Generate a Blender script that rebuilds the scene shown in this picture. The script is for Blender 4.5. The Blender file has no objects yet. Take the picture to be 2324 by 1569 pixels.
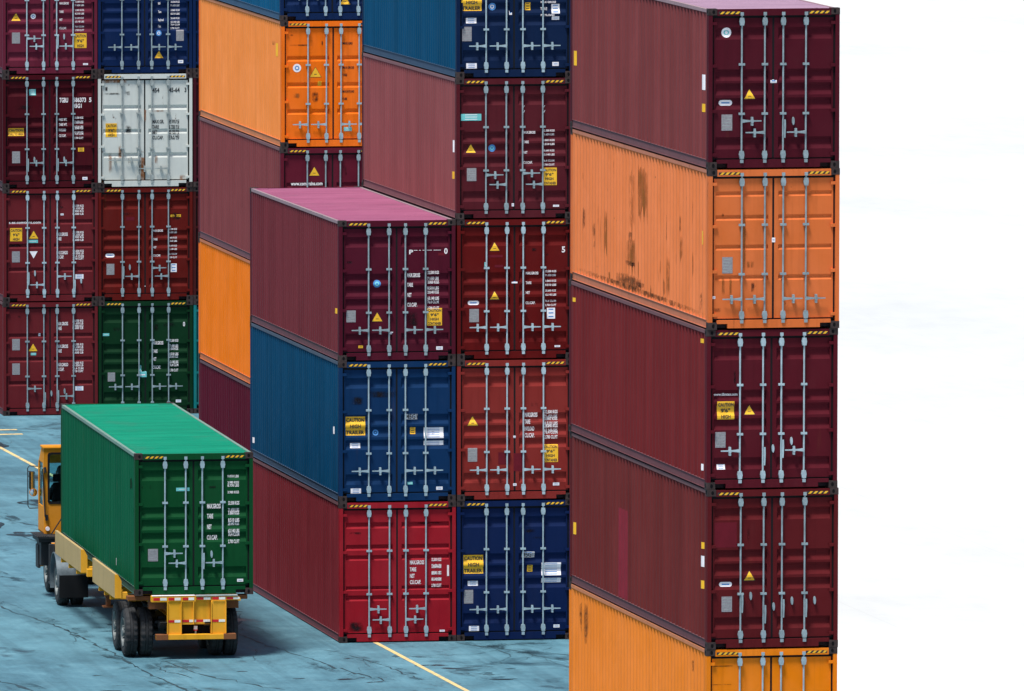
import bpy, math, random
from mathutils import Vector, Matrix
R = math.radians
random.seed(7)
S = bpy.context.scene
COL = S.collection

# ------------------------------------------------------------------ camera
cam_d = bpy.data.cameras.new("camera")
cam = bpy.data.objects.new("camera", cam_d)
COL.objects.link(cam)
S.camera = cam
cam_d.sensor_width = 36.0
cam_d.lens = 26533.2 / 2324 * 36.0
cam_d.shift_x = (1162 - 867.2) / 2324
cam_d.shift_y = -(784.5 - 721.0) / 2324
cam_d.clip_start = 1.0
cam_d.clip_end = 8000
PITCH, YAW = 0.074515, 0.170904
fw = Vector((math.sin(YAW) * math.cos(PITCH), math.cos(YAW) * math.cos(PITCH), -math.sin(PITCH)))
rt = Vector((math.cos(YAW), -math.sin(YAW), 0))
up = rt.cross(fw)
cam.matrix_world = Matrix(((rt.x, up.x, -fw.x, -40), (rt.y, up.y, -fw.y, -236), (rt.z, up.z, -fw.z, 24.7166), (0, 0, 0, 1)))

# ------------------------------------------------------------------ sky and sun
SUN_EL, SUN_AZ = R(69), R(228)          # azimuth clockwise from +Y: high veiled sun on the left, a little behind the camera
w = bpy.data.worlds.new("World")
S.world = w
w.use_nodes = True
wn = w.node_tree
wn.nodes.clear()
sky = wn.nodes.new("ShaderNodeTexSky")
sky.sky_type = 'NISHITA'
sky.sun_disc = False
sky.sun_elevation = SUN_EL
sky.sun_rotation = SUN_AZ
sky.air_density = 1.0
sky.dust_density = 2.0
sky.ozone_density = 1.0
bg = wn.nodes.new("ShaderNodeBackground")
bg.inputs[1].default_value = 0.055
wo = wn.nodes.new("ShaderNodeOutputWorld")
wn.links.new(sky.outputs[0], bg.inputs[0])
wn.links.new(bg.outputs[0], wo.inputs[0])
sd = bpy.data.lights.new("sun", 'SUN')
sd.energy = 2.5
sd.angle = R(14)
sd.color = (1.0, 0.985, 0.95)
sun = bpy.data.objects.new("sun", sd)
COL.objects.link(sun)
sdir = Vector((math.sin(SUN_AZ) * math.cos(SUN_EL), math.cos(SUN_AZ) * math.cos(SUN_EL), math.sin(SUN_EL)))
sun.rotation_euler = sdir.to_track_quat('Z', 'Y').to_euler()
sun.location = (0, -50, 80)
vs = S.view_settings
vs.view_transform = 'Standard'
vs.look = 'None'
vs.exposure = 1.05
vs.gamma = 1.0
S.cycles.max_bounces = 6
S.cycles.use_denoising = True

# ------------------------------------------------------------------ materials
def s2l(c, g=1.0):
    return tuple(((v / 255) / 12.92 if v / 255 <= 0.04045 else ((v / 255 + 0.055) / 1.055) ** 2.4) for v in c)
E_DOOR = (0.65, 0.87, 0.93)
def alb(c, e=E_DOOR):
    return tuple(min(0.9, max(0.003, v / k)) for v, k in zip(s2l(c), e))

class NT:
    def __init__(self, name):
        self.m = bpy.data.materials.new(name)
        self.m.use_nodes = True
        self.t = self.m.node_tree
        self.t.nodes.clear()
        self.out = self.n("ShaderNodeOutputMaterial")
        self.b = self.n("ShaderNodeBsdfPrincipled")
        self.l(self.b.outputs[0], self.out.inputs[0])
    def n(self, k, **a):
        x = self.t.nodes.new(k)
        for q, v in a.items():
            setattr(x, q, v)
        return x
    def l(self, a, b):
        self.t.links.new(a, b)
    def pos(self, scale, offset=(0, 0, 0)):
        g = self.n("ShaderNodeNewGeometry")
        mp = self.n("ShaderNodeMapping")
        mp.inputs["Scale"].default_value = scale
        mp.inputs["Location"].default_value = offset
        self.l(g.outputs["Position"], mp.inputs[0])
        return mp.outputs[0]
    def noise(self, vec, scale=1.0, detail=4, rough=0.55, dist=0.0):
        x = self.n("ShaderNodeTexNoise")
        x.inputs["Scale"].default_value = scale
        x.inputs["Detail"].default_value = detail
        x.inputs["Roughness"].default_value = rough
        x.inputs["Distortion"].default_value = dist
        self.l(vec, x.inputs["Vector"])
        return x.outputs["Fac"]
    def ramp(self, fac, lo, hi, a=0.0, b=1.0):
        x = self.n("ShaderNodeMapRange")
        x.inputs["From Min"].default_value = lo
        x.inputs["From Max"].default_value = hi
        x.inputs["To Min"].default_value = a
        x.inputs["To Max"].default_value = b
        self.l(fac, x.inputs["Value"])
        return x.outputs[0]
    def mix(self, fac, a, b, mode='MIX'):
        x = self.n("ShaderNodeMix", data_type='RGBA', blend_type=mode)
        for s, v in ((x.inputs[0], fac), (x.inputs[6], a), (x.inputs[7], b)):
            if isinstance(v, (int, float)):
                s.default_value = v
            elif isinstance(v, tuple):
                s.default_value = (*v[:3], 1)
            else:
                self.l(v, s)
        return x.outputs[2]
    def math(self, op, a, b=None):
        x = self.n("ShaderNodeMath", operation=op)
        for s, v in zip(x.inputs, (a, b)):
            if v is None:
                continue
            if isinstance(v, (int, float)):
                s.default_value = v
            else:
                self.l(v, s)
        return x.outputs[0]
    def set(self, k, v):
        s = self.b.inputs[k]
        if isinstance(v, (int, float)):
            s.default_value = v
        elif isinstance(v, tuple):
            s.default_value = (*v[:3], 1)
        else:
            self.l(v, s)
    def bump(self, h, strength, dist):
        x = self.n("ShaderNodeBump")
        x.inputs["Strength"].default_value = strength
        x.inputs["Distance"].default_value = dist
        self.l(h, x.inputs["Height"])
        self.l(x.outputs[0], self.b.inputs["Normal"])

def paint(name, base, rust=0.15, dust=0.25, fade=None, rough=0.5, seed=0.0, streak=0.3, band=0.0, rib=0.0, spec=.07):
    t = NT(name)
    v1 = t.noise(t.pos((1.1, 1.1, 0.9), (seed, seed, seed)), 1.0, 5, 0.6)
    st = t.noise(t.pos((7, 7, 0.35), (seed, 3, seed)), 1.0, 3, 0.6)
    fine = t.noise(t.pos((28, 28, 22), (seed, 0, 5)), 1.0, 3, 0.7)
    fcol = fade or tuple(1.12 * c + 0.10 * sum(base) / 3 + 0.003 for c in base)
    c = t.mix(t.ramp(v1, 0.35, 0.72, 0, 0.55), base, fcol)
    dark = tuple(b * 0.55 for b in base)
    c = t.mix(t.ramp(st, 0.52, 0.72, 0, streak), c, dark)
    dn = t.noise(t.pos((2.5, 2.5, 1.6), (9, seed, 1)), 1.0, 6, 0.7)
    c = t.mix(t.ramp(dn, 0.52, 0.8, 0, dust), c, tuple(0.45 * x + 0.055 for x in base))
    if band:                         # panels of slightly different weathering along a side wall
        bn = t.noise(t.pos((1.7, 1.7, 0.06), (seed, seed, 2)), 1.0, 2, 0.75)
        c = t.mix(t.ramp(bn, 0.42, 0.60, 0, band), c, tuple(x * 0.58 for x in base))
        bn2 = t.noise(t.pos((4.5, 4.5, 0.12), (seed, 1, 9)), 1.0, 3, 0.7)
        c = t.mix(t.ramp(bn2, 0.55, 0.72, 0, band), c, tuple(min(1, x * 1.35 + .004) for x in base))
    if rib:                          # rib lines put into a roof's colour as darker transverse streaks
        bn = t.noise(t.pos((0.22, 7.5, 1), (seed, 4, 2)), 1.0, 5, 0.75)
        c = t.mix(t.ramp(bn, 0.42, 0.68, 0, rib), c, tuple(x * 0.55 for x in base))
        pn = t.noise(t.pos((.9, .7, 1), (seed, 8, 2)), 1.0, 5, 0.6)
        c = t.mix(t.ramp(pn, 0.56, 0.66, 0, rib * .7), c, tuple(x * 0.6 + .03 for x in base))
    if rust > 0:
        rn = t.noise(t.pos((3.2, 3.2, 1.5), (seed, 7, 2)), 1.0, 8, 0.72)
        rm = t.ramp(rn, 0.74 - 0.12 * rust, 0.76 - 0.10 * rust)
        rm2 = t.math('MULTIPLY', rm, t.ramp(fine, 0.35, 0.55))
        c = t.mix(t.math('MULTIPLY', rm2, min(1.0, 0.5 + rust)), c, (0.075, 0.028, 0.014))
        sn = t.noise(t.pos((5, 5, 0.5), (seed, 17, 4)), 1.0, 4, 0.6)
        c = t.mix(t.math('MULTIPLY', t.ramp(sn, 0.66, 0.78), min(0.8, rust)), c, (0.16, 0.06, 0.02))
    t.set("Base Color", c)
    t.set("Roughness", t.ramp(v1, 0.3, 0.7, rough + 0.05, rough + 0.25))
    t.set("Specular IOR Level", spec)
    h = t.noise(t.pos((2.2, 2.2, 2.2), (1, seed, 1)), 1.0, 3, 0.5)
    t.bump(h, 0.25, 0.03)
    return t.m

def plain(name, base, rough=0.5, metal=0.0, var=0.12, scale=6.0, spec=0.5):
    t = NT(name)
    n = t.noise(t.pos((scale,) * 3), 1.0, 5, 0.65)
    t.set("Base Color", t.mix(t.ramp(n, 0.3, 0.7), tuple(b * (1 - var) for b in base), tuple(min(0.95, b * (1 + var)) for b in base)))
    t.set("Roughness", t.ramp(n, 0.3, 0.7, rough - 0.06, rough + 0.08))
    t.set("Metallic", metal)
    t.set("Specular IOR Level", spec)
    return t.m

# container paints: door colour, side colour (more weathered), rust; linear albedo is worked out from the colour seen in flat light
PAL = {
 'maroon': ((88, 30, 55), None, .1), 'wine': ((68, 8, 30), None, .1), 'brick': ((98, 31, 44), None, .15), 'rust_red': ((88, 25, 28), None, .25),
 'white': ((190, 212, 216), None, .9), 'navy': ((5, 35, 90), None, .1), 'deep_blue': ((10, 52, 98), (14, 67, 100), .12), 'night_blue': ((12, 36, 82), None, .12),
 'azure': ((5, 32, 78), (12, 79, 117), .1), 'ultramarine': ((5, 35, 80), (12, 88, 130), .1),
 'orange': ((235, 120, 25), (238, 148, 82), .1), 'tangerine': ((235, 120, 25), (232, 126, 45), .1), 'old_orange': ((226, 122, 68), (230, 134, 86), .7), 'amber': ((235, 135, 35), (235, 140, 62), .2),
 'brown': ((88, 30, 45), (138, 74, 90), .12), 'dusty_brown': ((85, 20, 42), (125, 66, 82), .2), 'dust_top': ((82, 22, 42), (122, 62, 76), .15), 'plum': ((82, 20, 45), (108, 50, 67), .1), 'blood': ((90, 18, 25), None, .2),
 'terracotta': ((135, 48, 50), None, .15), 'crimson': ((146, 24, 44), (102, 34, 48), .12), 'oxblood': ((90, 24, 42), (82, 28, 52), .15), 'umber': ((95, 28, 42), (106, 46, 56), .15), 'carmine': ((90, 24, 42), (112, 42, 54), .15),
 'bottle_green': ((8, 56, 36), None, .1), 'lane_green': ((8, 70, 42), (8, 92, 70), .1), 'teal': ((14, 120, 124), None, .15), 'dark_rust': ((60, 20, 22), None, .3), 'dark_plum': ((60, 15, 30), None, .1),
}
ROOF_LIT = {'plum': (192, 112, 148), 'lane_green': (18, 176, 142), 'dust_top': (200, 165, 192)}  # paler roof colours: bleached paint plus overhead light put into the colour
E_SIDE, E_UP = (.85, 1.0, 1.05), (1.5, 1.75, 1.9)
CORR = {'d_brick': (0.871, 0.939, 0.765), 'd_maroon': (1.05, 1.0, 0.92), 'd_wine': (0.815, 0.3, 0.561), 'd_white': (0.92, 0.98, 0.93), 'd_rust_red': (0.924, 0.598, 0.343), 'd_bottle_green': (0.15, 0.8, 0.6), 'd_plum': (0.717, 0.545, 0.658), 's_plum': (1.018, 0.928, 0.745), 'r_plum': (0.857, 0.951, 1.059), 's_deep_blue': (0.15, 1.084, 1.189), 'd_deep_blue': (0.15, 0.852, 0.882), 's_crimson': (1.324, 1.497, 1.188), 'd_crimson': (0.876, 0.951, 0.802), 'd_blood': (0.843, 0.465, 0.312), 'd_terracotta': (0.728, 0.746, 0.603), 'd_night_blue': (0.15, 0.709, 0.849), 'd_brown': (0.699, 0.682, 0.628), 's_brown': (0.977, 1.167, 0.853), 's_azure': (0.15, 0.908, 0.947), 'd_azure': (0.15, 0.91, 0.75), 's_dust_top': (1.045, 1.082, 0.773), 'r_dust_top': (0.841, 0.947, 1.015), 's_old_orange': (0.957, 0.976, 0.805), 's_carmine': (1.002, 0.896, 0.66), 's_umber': (1.007, 0.988, 0.682), 's_amber': (0.934, 0.937, 0.567), 'd_old_orange': (0.748, 0.863, 0.694), 'd_amber': (0.848, 0.962, 0.15), 's_orange': (1.125, 0.977, 0.764), 'd_orange': (1.316, 0.902, 0.15), 's_dusty_brown': (0.974, 1.014, 0.742), 's_tangerine': (0.948, 0.949, 0.246), 's_oxblood': (0.956, 0.507, 0.623), 's_lane_green': (0.15, 0.986, 0.802), 'r_lane_green': (0.15, 0.863, 0.88), 'd_lane_green': (0.15, 1.061, 0.833), 'd_carmine': (0.702, 0.579, 0.603), 'd_umber': (0.718, 0.616, 0.466), 'd_dust_top': (0.697, 0.553, 0.605), 'd_navy': (0.15, 0.91, 0.75)}
def pal(c, e, key):
    k = CORR.get(key, (1, 1, 1))
    return tuple(min(.85, max(.0015, {'d': .76, 's': .86, 'r': 1.0}[key[0]] * v / q * m)) for v, q, m in zip(s2l(c), e, k))
PM, RM, SM, TM, RT = {}, {}, {}, {}, {}
for i, (k, (c, sc_, ru)) in enumerate(PAL.items()):
    a = pal(c, E_DOOR, 'd_' + k)
    PM[k] = paint("paint_" + k, a, rust=ru, seed=i * 3.7, dust=.07, streak=0.3 if k != 'white' else 0.12, spec=.09)
    sa = pal(sc_, E_SIDE, 's_' + k) if sc_ else a
    SM[k] = paint("side_paint_" + k, sa, rust=ru, seed=i * 2.3 + 1, dust=.10, streak=0.12 if ('orange' in k or k in ('amber', 'tangerine')) else 0.25, band=.12 if ('orange' in k or k in ('amber', 'tangerine')) else .32)
    ra = tuple(0.6 * x + 0.4 * q for x, q in zip(sa, (.115, .11, .13)))
    RM[k] = paint("rail_paint_" + k, ra, rust=min(1, ru + .15), seed=i * 1.9 + 5, dust=0.4)
    RT[k] = paint("top_rail_highlight_" + k, tuple(.55 * x + (.20 if k in ROOF_LIT else .075) * q for x, q in zip(sa, (1, .92, 1.0) if k != 'lane_green' else (.8, 1, .95))), rust=min(1, ru + .15), seed=i * 1.3 + 2, dust=.3)  # bright highlight along the roof edge put into a paler top rail colour
    TM[k] = paint("roof_lit_paint_" + k, pal(ROOF_LIT[k], E_UP, 'r_' + k), rust=.05, seed=i, dust=.06, streak=.05, rib=.6) if k in ROOF_LIT else RM[k]
GALV = plain("galvanised_steel", (0.32, 0.42, 0.47), 0.5, 0.1, .2)
GALVD = plain("dull_painted_steel", (0.30, 0.33, 0.32), 0.6, 0.0, 0.3)
RUBBER = plain("black_rubber", (0.006, 0.007, 0.009), 0.8, 0, 0.2, spec=.2)
DARK = plain("opening_shade", (0.006, 0.006, 0.007), 0.9, 0, 0.1, spec=0.1)  # near black that paints the shade inside openings and casting holes
YEL = plain("yellow_sticker", (.92, .47, .012), 0.5, 0, 0.1)
BLK = plain("black_print", (0.02, 0.02, 0.022), 0.6)
WHT = plain("white_print", alb((205, 215, 222)), 0.6, 0, 0.15, 20)
WHTL = plain("white_label", alb((205, 222, 232)), 0.5, 0, 0.08)
BLUEP = plain("blue_print", alb((50, 120, 185)), 0.5)
TEALP = plain("teal_print", alb((90, 185, 190)), 0.5)
PLATE = plain("aluminium_plate", alb((120, 132, 140)), 0.55, 0.1, 0.25, 30)
REDP = plain("red_overpaint", (.13, .009, .018), 0.6, spec=.1)
RUSTP = plain("rust_stain", (0.13, 0.05, 0.02), 0.8, 0, 0.4, 9)
CAST = plain("rusty_casting", (0.042, 0.028, 0.027), 0.7, 0, 0.5, 8, spec=.2)
DARKP = plain("dark_print_steel_shade", (0.018, 0.012, 0.016), 0.7, 0, 0.5, 9, spec=.2)  # dark colour for print, underframe steel and the painted notch shade
def stain(name, colr, ax, amount=1.0, drip=True):
    """a mark that fades out at its edges and breaks up, used on thin patches lying on the paint"""
    t = NT(name)
    tc = t.n("ShaderNodeTexCoord")
    sp = t.n("ShaderNodeSeparateXYZ")
    t.l(tc.outputs["Generated"], sp.inputs[0])
    def edge(o_, k):
        return t.math('MINIMUM', 1.0, t.math('MULTIPLY', t.math('SUBTRACT', 1.0, t.math('ABSOLUTE', t.math('SUBTRACT', t.math('MULTIPLY', o_, 2.0), 1.0))), k))
    e = t.math('MULTIPLY', edge(sp.outputs[ax], 1.8), edge(sp.outputs[2], 2.2))
    n1 = t.noise(t.pos((6, 6, .8) if drip else (5, 5, 5), (3, 1, 2)), 1.0, 6, .7)
    n2 = t.noise(t.pos((22, 22, 6)), 1.0, 4, .7)
    a = t.math('MULTIPLY', e, t.ramp(t.math('ADD', t.math('MULTIPLY', n1, .7), t.math('MULTIPLY', n2, .3)), .40, .60))
    t.set("Base Color", t.mix(n2, tuple(c_ * .5 for c_ in colr), tuple(min(1, c_ * 1.5) for c_ in colr)))
    t.set("Alpha", t.math('MULTIPLY', a, amount))
    t.set("Roughness", .85)
    t.set("Specular IOR Level", .1)
    return t.m
ST_ = {}
for _ax, _k in ((0, 'x'), (1, 'y')):
    ST_['run' + _k] = stain("rust_run_" + _k, (.30, .10, .025), _ax, .85)
    ST_['rust' + _k] = stain("rust_spot_" + _k, (.12, .05, .022), _ax, .85, False)
    ST_['dark' + _k] = stain("scuff_" + _k, (.012, .010, .012), _ax, .9, False)
    ST_['red' + _k] = stain("faded_overpaint_" + _k, alb((140, 24, 46)), _ax, 1.0)
RUNP = plain("rust_run", (0.30, 0.115, 0.035), 0.8, 0, 0.5, 7)

# ------------------------------------------------------------------ mesh builder
class MB:
    def __init__(s):
        s.v, s.f, s.m = [], [], []
    def add(s, vs_, fs, mi=0):
        o = len(s.v)
        s.v += [tuple(v) for v in vs_]
        s.f += [tuple(o + i for i in f) for f in fs]
        s.m += [mi] * len(fs)
        return s
    def box(s, x0, x1, y0, y1, z0, z1, mi=0):
        return s.add([(x0, y0, z0), (x1, y0, z0), (x1, y1, z0), (x0, y1, z0), (x0, y0, z1), (x1, y0, z1), (x1, y1, z1), (x0, y1, z1)],
                     [(0, 3, 2, 1), (4, 5, 6, 7), (0, 1, 5, 4), (1, 2, 6, 5), (2, 3, 7, 6), (3, 0, 4, 7)], mi)
    def prism(s, pts, axis, a, b, mi=0):
        n = len(pts)
        def mk(p, t):
            return (t, p[0], p[1]) if axis == 0 else ((p[0], t, p[1]) if axis == 1 else (p[0], p[1], t))
        vs_ = [mk(p, a) for p in pts] + [mk(p, b) for p in pts]
        fs = [(i, (i + 1) % n, n + (i + 1) % n, n + i) for i in range(n)]
        fs += [tuple(range(n))[::-1], tuple(range(n, 2 * n))]
        return s.add(vs_, fs, mi)
    def tube(s, pts, r, n=8, mi=0, caps=True):
        pts = [Vector(p) for p in pts]
        rs = r if isinstance(r, (list, tuple)) else [r] * len(pts)
        vs_, fs = [], []
        prev = None
        for i, p in enumerate(pts):
            d = (pts[min(i + 1, len(pts) - 1)] - pts[max(i - 1, 0)]).normalized()
            a = Vector((0, 0, 1)) if abs(d.z) < 0.9 else Vector((1, 0, 0))
            u = d.cross(a).normalized()
            if prev is not None and u.dot(prev) < 0:
                u = -u
            prev = u
            w_ = d.cross(u)
            for k in range(n):
                t = 2 * math.pi * k / n
                vs_.append(p + (u * math.cos(t) + w_ * math.sin(t)) * rs[i])
        for i in range(len(pts) - 1):
            for k in range(n):
                fs.append((i * n + k, i * n + (k + 1) % n, (i + 1) * n + (k + 1) % n, (i + 1) * n + k))
        if caps:
            fs.append(tuple(range(n))[::-1])
            fs.append(tuple(range((len(pts) - 1) * n, len(pts) * n)))
        return s.add(vs_, fs, mi)
    def lathe_x(s, prof, cx, cy, cz, n=48, mi=0, mod=None):
        """prof: list of (x, r) revolved about the x axis"""
        vs_, fs = [], []
        for j, (x, r) in enumerate(prof):
            for k in range(n):
                t = 2 * math.pi * k / n
                rr = r + (mod(j, k) if mod else 0)
                vs_.append((cx + x, cy + rr * math.cos(t), cz + rr * math.sin(t)))
        for j in range(len(prof) - 1):
            for k in range(n):
                fs.append((j * n + k, j * n + (k + 1) % n, (j + 1) * n + (k + 1) % n, (j + 1) * n + k))
        return s.add(vs_, fs, mi)
    def mesh(s, name, nslots=1, smooth=False):
        me = bpy.data.meshes.new(name)
        me.from_pydata(s.v, [], s.f)
        for _ in range(nslots):
            me.materials.append(None)
        me.polygons.foreach_set("material_index", s.m)
        if smooth:
            me.polygons.foreach_set("use_smooth", [True] * len(s.f))
        me.validate()
        me.update()
        return me

def put(name, me, mats, parent=None):
    if isinstance(me, MB):
        me = me.mesh(name, len(mats))
    o = bpy.data.objects.new(name, me)
    COL.objects.link(o)
    if parent is not None:
        o.parent = parent
    for i, m in enumerate(mats):
        o.material_slots[i].link = 'OBJECT'
        o.material_slots[i].material = m
    return o
def smooth(o, ang=35):
    for p in o.data.polygons:
        p.use_smooth = True
    try:
        o.data.set_sharp_from_angle(angle=R(ang))
    except Exception:
        pass
    return o
def bevel(o, wd=0.01, seg=2):
    b = o.modifiers.new("bevel", 'BEVEL')
    b.width = wd
    b.segments = seg
    b.limit_method = 'ANGLE'
    b.angle_limit = R(40)
    return o
def thing(name, label, cat, loc=(0, 0, 0), group=None):
    o = bpy.data.objects.new(name, None)
    COL.objects.link(o)
    o.location = loc
    o.empty_display_size = 0.3
    o['label'] = label
    o['category'] = cat
    if group:
        o['group'] = group
    return o

_tc = {}
def text_polys(s_, size):
    """flat text as (verts, faces) with the left end at x=0, baseline y=0, cap height = size"""
    if s_ not in _tc:
        cu = bpy.data.curves.new("t", 'FONT')
        cu.body = s_
        cu.size = 1.0
        cu.offset = 0.03
        cu.resolution_u = 2
        ob = bpy.data.objects.new("t", cu)
        COL.objects.link(ob)
        dg = bpy.context.evaluated_depsgraph_get()
        me = bpy.data.meshes.new_from_object(ob.evaluated_get(dg))
        vv = [(v.co.x, v.co.y) for v in me.vertices]
        ff = [tuple(p.vertices) for p in me.polygons]
        bpy.data.objects.remove(ob)
        bpy.data.curves.remove(cu)
        bpy.data.meshes.remove(me)
        _tc[s_] = (vv, ff)
    vv, ff = _tc[s_]
    k = size / 0.73
    return [(x * k, y * k) for x, y in vv], ff

# ------------------------------------------------------------------ container geometry (local: x 0..2.438, y 0..12.192 away from the doors, z 0..2.896)
CW, CL, CH = 2.438, 12.192, 2.896
BANDS = {1: [(.34, .56, .038), (1.10, 1.31, .038), (1.35, 1.57, .038), (1.62, 1.83, .038), (2.33, 2.55, .038)],
         2: [(.80, .93, .038), (1.41, 1.54, .038), (2.02, 2.15, .038)],
         3: [(.42, .55, .038), (.88, 1.00, .038), (1.10, 1.21, .038), (1.74, 1.83, .038), (1.93, 2.05, .038)],
         4: [(.40, .50, .028), (.83, .93, .028), (1.37, 1.47, .028), (1.92, 2.02, .028)]}
DOOR_Y = 0.052                      # door skin behind the frame's front plane
def door_depth(kind, yt):
    """depth of the door skin behind its outer plane at yt metres below the container's top"""
    for a, b, d in BANDS[kind]:
        if a < yt < b:
            return d * min(1.0, (yt - a) / min(0.05, (b - a) * 0.3), (b - yt) / min(0.075, (b - a) * 0.42))
    return 0.0
def door_mesh(kind, x0, x1, flip):
    b = MB()
    zt, zb = CH - 0.172, 0.186
    y = DOOR_Y
    m0, m1 = (x0 + 0.075, x1 - 0.03) if flip else (x0 + 0.03, x1 - 0.075)
    rows = [zt]
    for a, c, d in BANDS[kind]:
        rows += [CH - a, CH - a - min(0.05, (c - a) * 0.3), CH - c + min(0.075, (c - a) * 0.42), CH - c]
    rows.append(zb)
    dep = [0]
    for a, c, d in BANDS[kind]:
        dep += [0, d, d, 0]
    dep.append(0)
    for i in range(len(rows) - 1):
        za, zc, da, dc = rows[i], rows[i + 1], dep[i], dep[i + 1]
        b.add([(x0, y, za), (m0, y, za), (m0, y, zc), (x0, y, zc)], [(0, 3, 2, 1)])
        b.add([(m1, y, za), (x1, y, za), (x1, y, zc), (m1, y, zc)], [(0, 3, 2, 1)])
        b.add([(m0, y + da, za), (m1, y + da, za), (m1, y + dc, zc), (m0, y + dc, zc)], [(0, 3, 2, 1)])
        if da or dc:
            for m in (m0, m1):
                b.add([(m, y, za), (m, y + da, za), (m, y + dc, zc), (m, y, zc)], [(0, 1, 2, 3)])
    # edges of the leaf
    b.add([(x0, y, zt), (x1, y, zt), (x1, y + .05, zt), (x0, y + .05, zt)], [(0, 1, 2, 3)])
    b.add([(x0, y, zb), (x1, y, zb), (x1, y + .05, zb), (x0, y + .05, zb)], [(0, 3, 2, 1)])
    for x in (x0, x1):
        b.add([(x, y, zt), (x, y + .05, zt), (x, y + .05, zb), (x, y, zb)], [(0, 1, 2, 3)])
    # hinges: straps from the leaf to the post
    hx0, hx1 = (0.052, x0 + 0.05) if not flip else (x1 - 0.05, CW - 0.052)
    for yt in (.26, 1.03, 1.85, 2.64):
        b.box(hx0, hx1, 0.012, y - .002, CH - yt - .035, CH - yt + .02)
    return b
GX = 1.212                          # centre gasket
RODX = (GX - .590, GX - .163, GX + .178, GX + .600)
def rod_mesh():
    b = MB()
    b.tube([(0, 0, .105), (0, 0, 2.80)], 0.0165, 8)
    for z in (.245, 2.66):           # keeper housings
        b.prism([(-.034, z - .07), (.034, z - .07), (.046, z), (.034, z + .07), (-.034, z + .07), (-.046, z)], 1, -.034, .03)
    for z in (.13, 2.80):            # cams
        b.box(-.03, .03, -.03, .02, z - .03, z + .03)
    for z in (.99, 1.885):
        b.box(-.055, .055, -.026, .022, z - .02, z + .02)
    return b
def handle_mesh(kind, direction):
    b = MB()
    if kind == 'h':
        d = direction
        b.prism([(0, -.035), (d * .07, -.022), (d * .16, -.014), (d * .36, -.010), (d * .36, .010), (d * .16, .014), (d * .07, .022), (0, .035)][::d], 1, -.040, -.022)
        b.prism([(d * .19 + .028 * math.cos(t), .045 * math.sin(t)) for t in [i * math.pi / 5 for i in range(10)]], 1, -.05, -.012)
        b.box(d * .19 - .018, d * .19 + .018, -.046, .03, -.085, .07)
    else:                            # folded handle beside its rod, with the empty catch
        b.prism([(.012, -.20), (.034, -.20), (.044, 0), (.04, .13), (.01, .13)], 1, -.05, -.018)
        b.prism([(.19 + .022 * math.cos(t), .10 + .075 * math.sin(t)) for t in [i * math.pi / 5 for i in range(10)]], 1, -.02, .03)
    return b
def casting_mesh():
    b = MB()                          # origin at outer front lower corner; extends +x, +y, +z
    b.box(0, .162, 0, .178, 0, .118)
    n = 12
    for q in (0, 1):
        ring = []
        for i in range(n):
            t = 2 * math.pi * i / n
            u, v = .026 * math.cos(t), .036 * math.sin(t)
            ring.append((.095 + u, -.0015, .060 + v) if q == 0 else (-.0015, .1 + u * 1.2, .06 + v))
        b.add(ring, [tuple(range(n)) if q == 0 else tuple(range(n))[::-1]], 1)  # flat dark ovals painting the shade of the casting holes
    return b
def corr(y):
    """inset of a side wall behind the rail plane at distance y along the container (trapezoid corrugation)"""
    if y < .23 or y > CL - .23:
        return .010
    t = ((y - .23) % .2762) / .2762
    return .012 + .036 * (0 if t < .26 else (t - .26) / .24 if t < .5 else 1 if t < .76 else (1 - t) / .24)
def side_mesh(right):
    b = MB()
    ys = [.16, .23]
    k = 0
    while .23 + k * .2762 < CL - .23 - .01:
        y0 = .23 + k * .2762
        ys += [y0 + .2762 * q for q in (.26, .5, .76, 1.0)]
        k += 1
    ys = [y for y in ys if y < CL - .16] + [CL - .16]
    def xx(y):
        return CW - corr(y) if right else corr(y)
    vs_ = []
    for y in ys:
        vs_ += [(xx(y), y, .155), (xx(y), y, CH - .065)]
    fs = [((2 * i, 2 * i + 1, 2 * i + 3, 2 * i + 2) if not right else (2 * i, 2 * i + 2, 2 * i + 3, 2 * i + 1)) for i in range(len(ys) - 1)]
    b.add(vs_, fs)
    return b
def rails_mesh(top):
    b = MB()
    for r in (0,):
        def X(a, c):
            return (a, c) if not r else (CW - c, CW - a)
        if top:
            b.box(*X(.004, .066), .178, CL - .178, CH - .075, CH - .012)
            return b
        # bottom side rail: web with an upper and a lower flange
        b.box(*X(.016, .022), .178, CL - .178, .02, .150)
        b.box(*X(.003, .05), .178, CL - .178, .150, .158)
        b.box(*X(.003, .05), .178, CL - .178, .008, .02)
    return b
def frame_mesh():
    b = MB()
    # door end: posts, header, sill
    for a, c in ((.004, .078), (CW - .078, CW - .004)):
        b.box(a, c, .004, .16, .118, CH - .118)
    b.box(.162, CW - .162, .006, .10, CH - .128, CH - .010)
    # sill with two notches
    b.box(.36, CW - .36, .008, .10, .012, .158)
    for a, c in ((.162, .36), (CW - .36, CW - .162)):
        b.box(a, c, .008, .10, .092, .158)
    return b
def end_frame_mesh():
    b = MB()
    for a, c in ((.004, .16), (CW - .16, CW - .004)):
        b.box(a, c, CL - .16, CL - .004, .118, CH - .118)
    b.box(.162, CW - .162, CL - .09, CL - .006, CH - .12, CH - .012)
    b.box(.162, CW - .162, CL - .10, CL - .008, .012, .158)
    return b
def floor_mesh():
    b = MB()
    b.box(.06, CW - .06, .12, CL - .10, .12, .15)
    b.box(.162, CW - .162, .104, .16, .014, .12)  # dark bar added behind the sill notches to stand for their shade
    for i in range(28):
        y = .5 + i * .42
        b.box(.06, CW - .06, y, y + .05, .03, .12)
    return b
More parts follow.
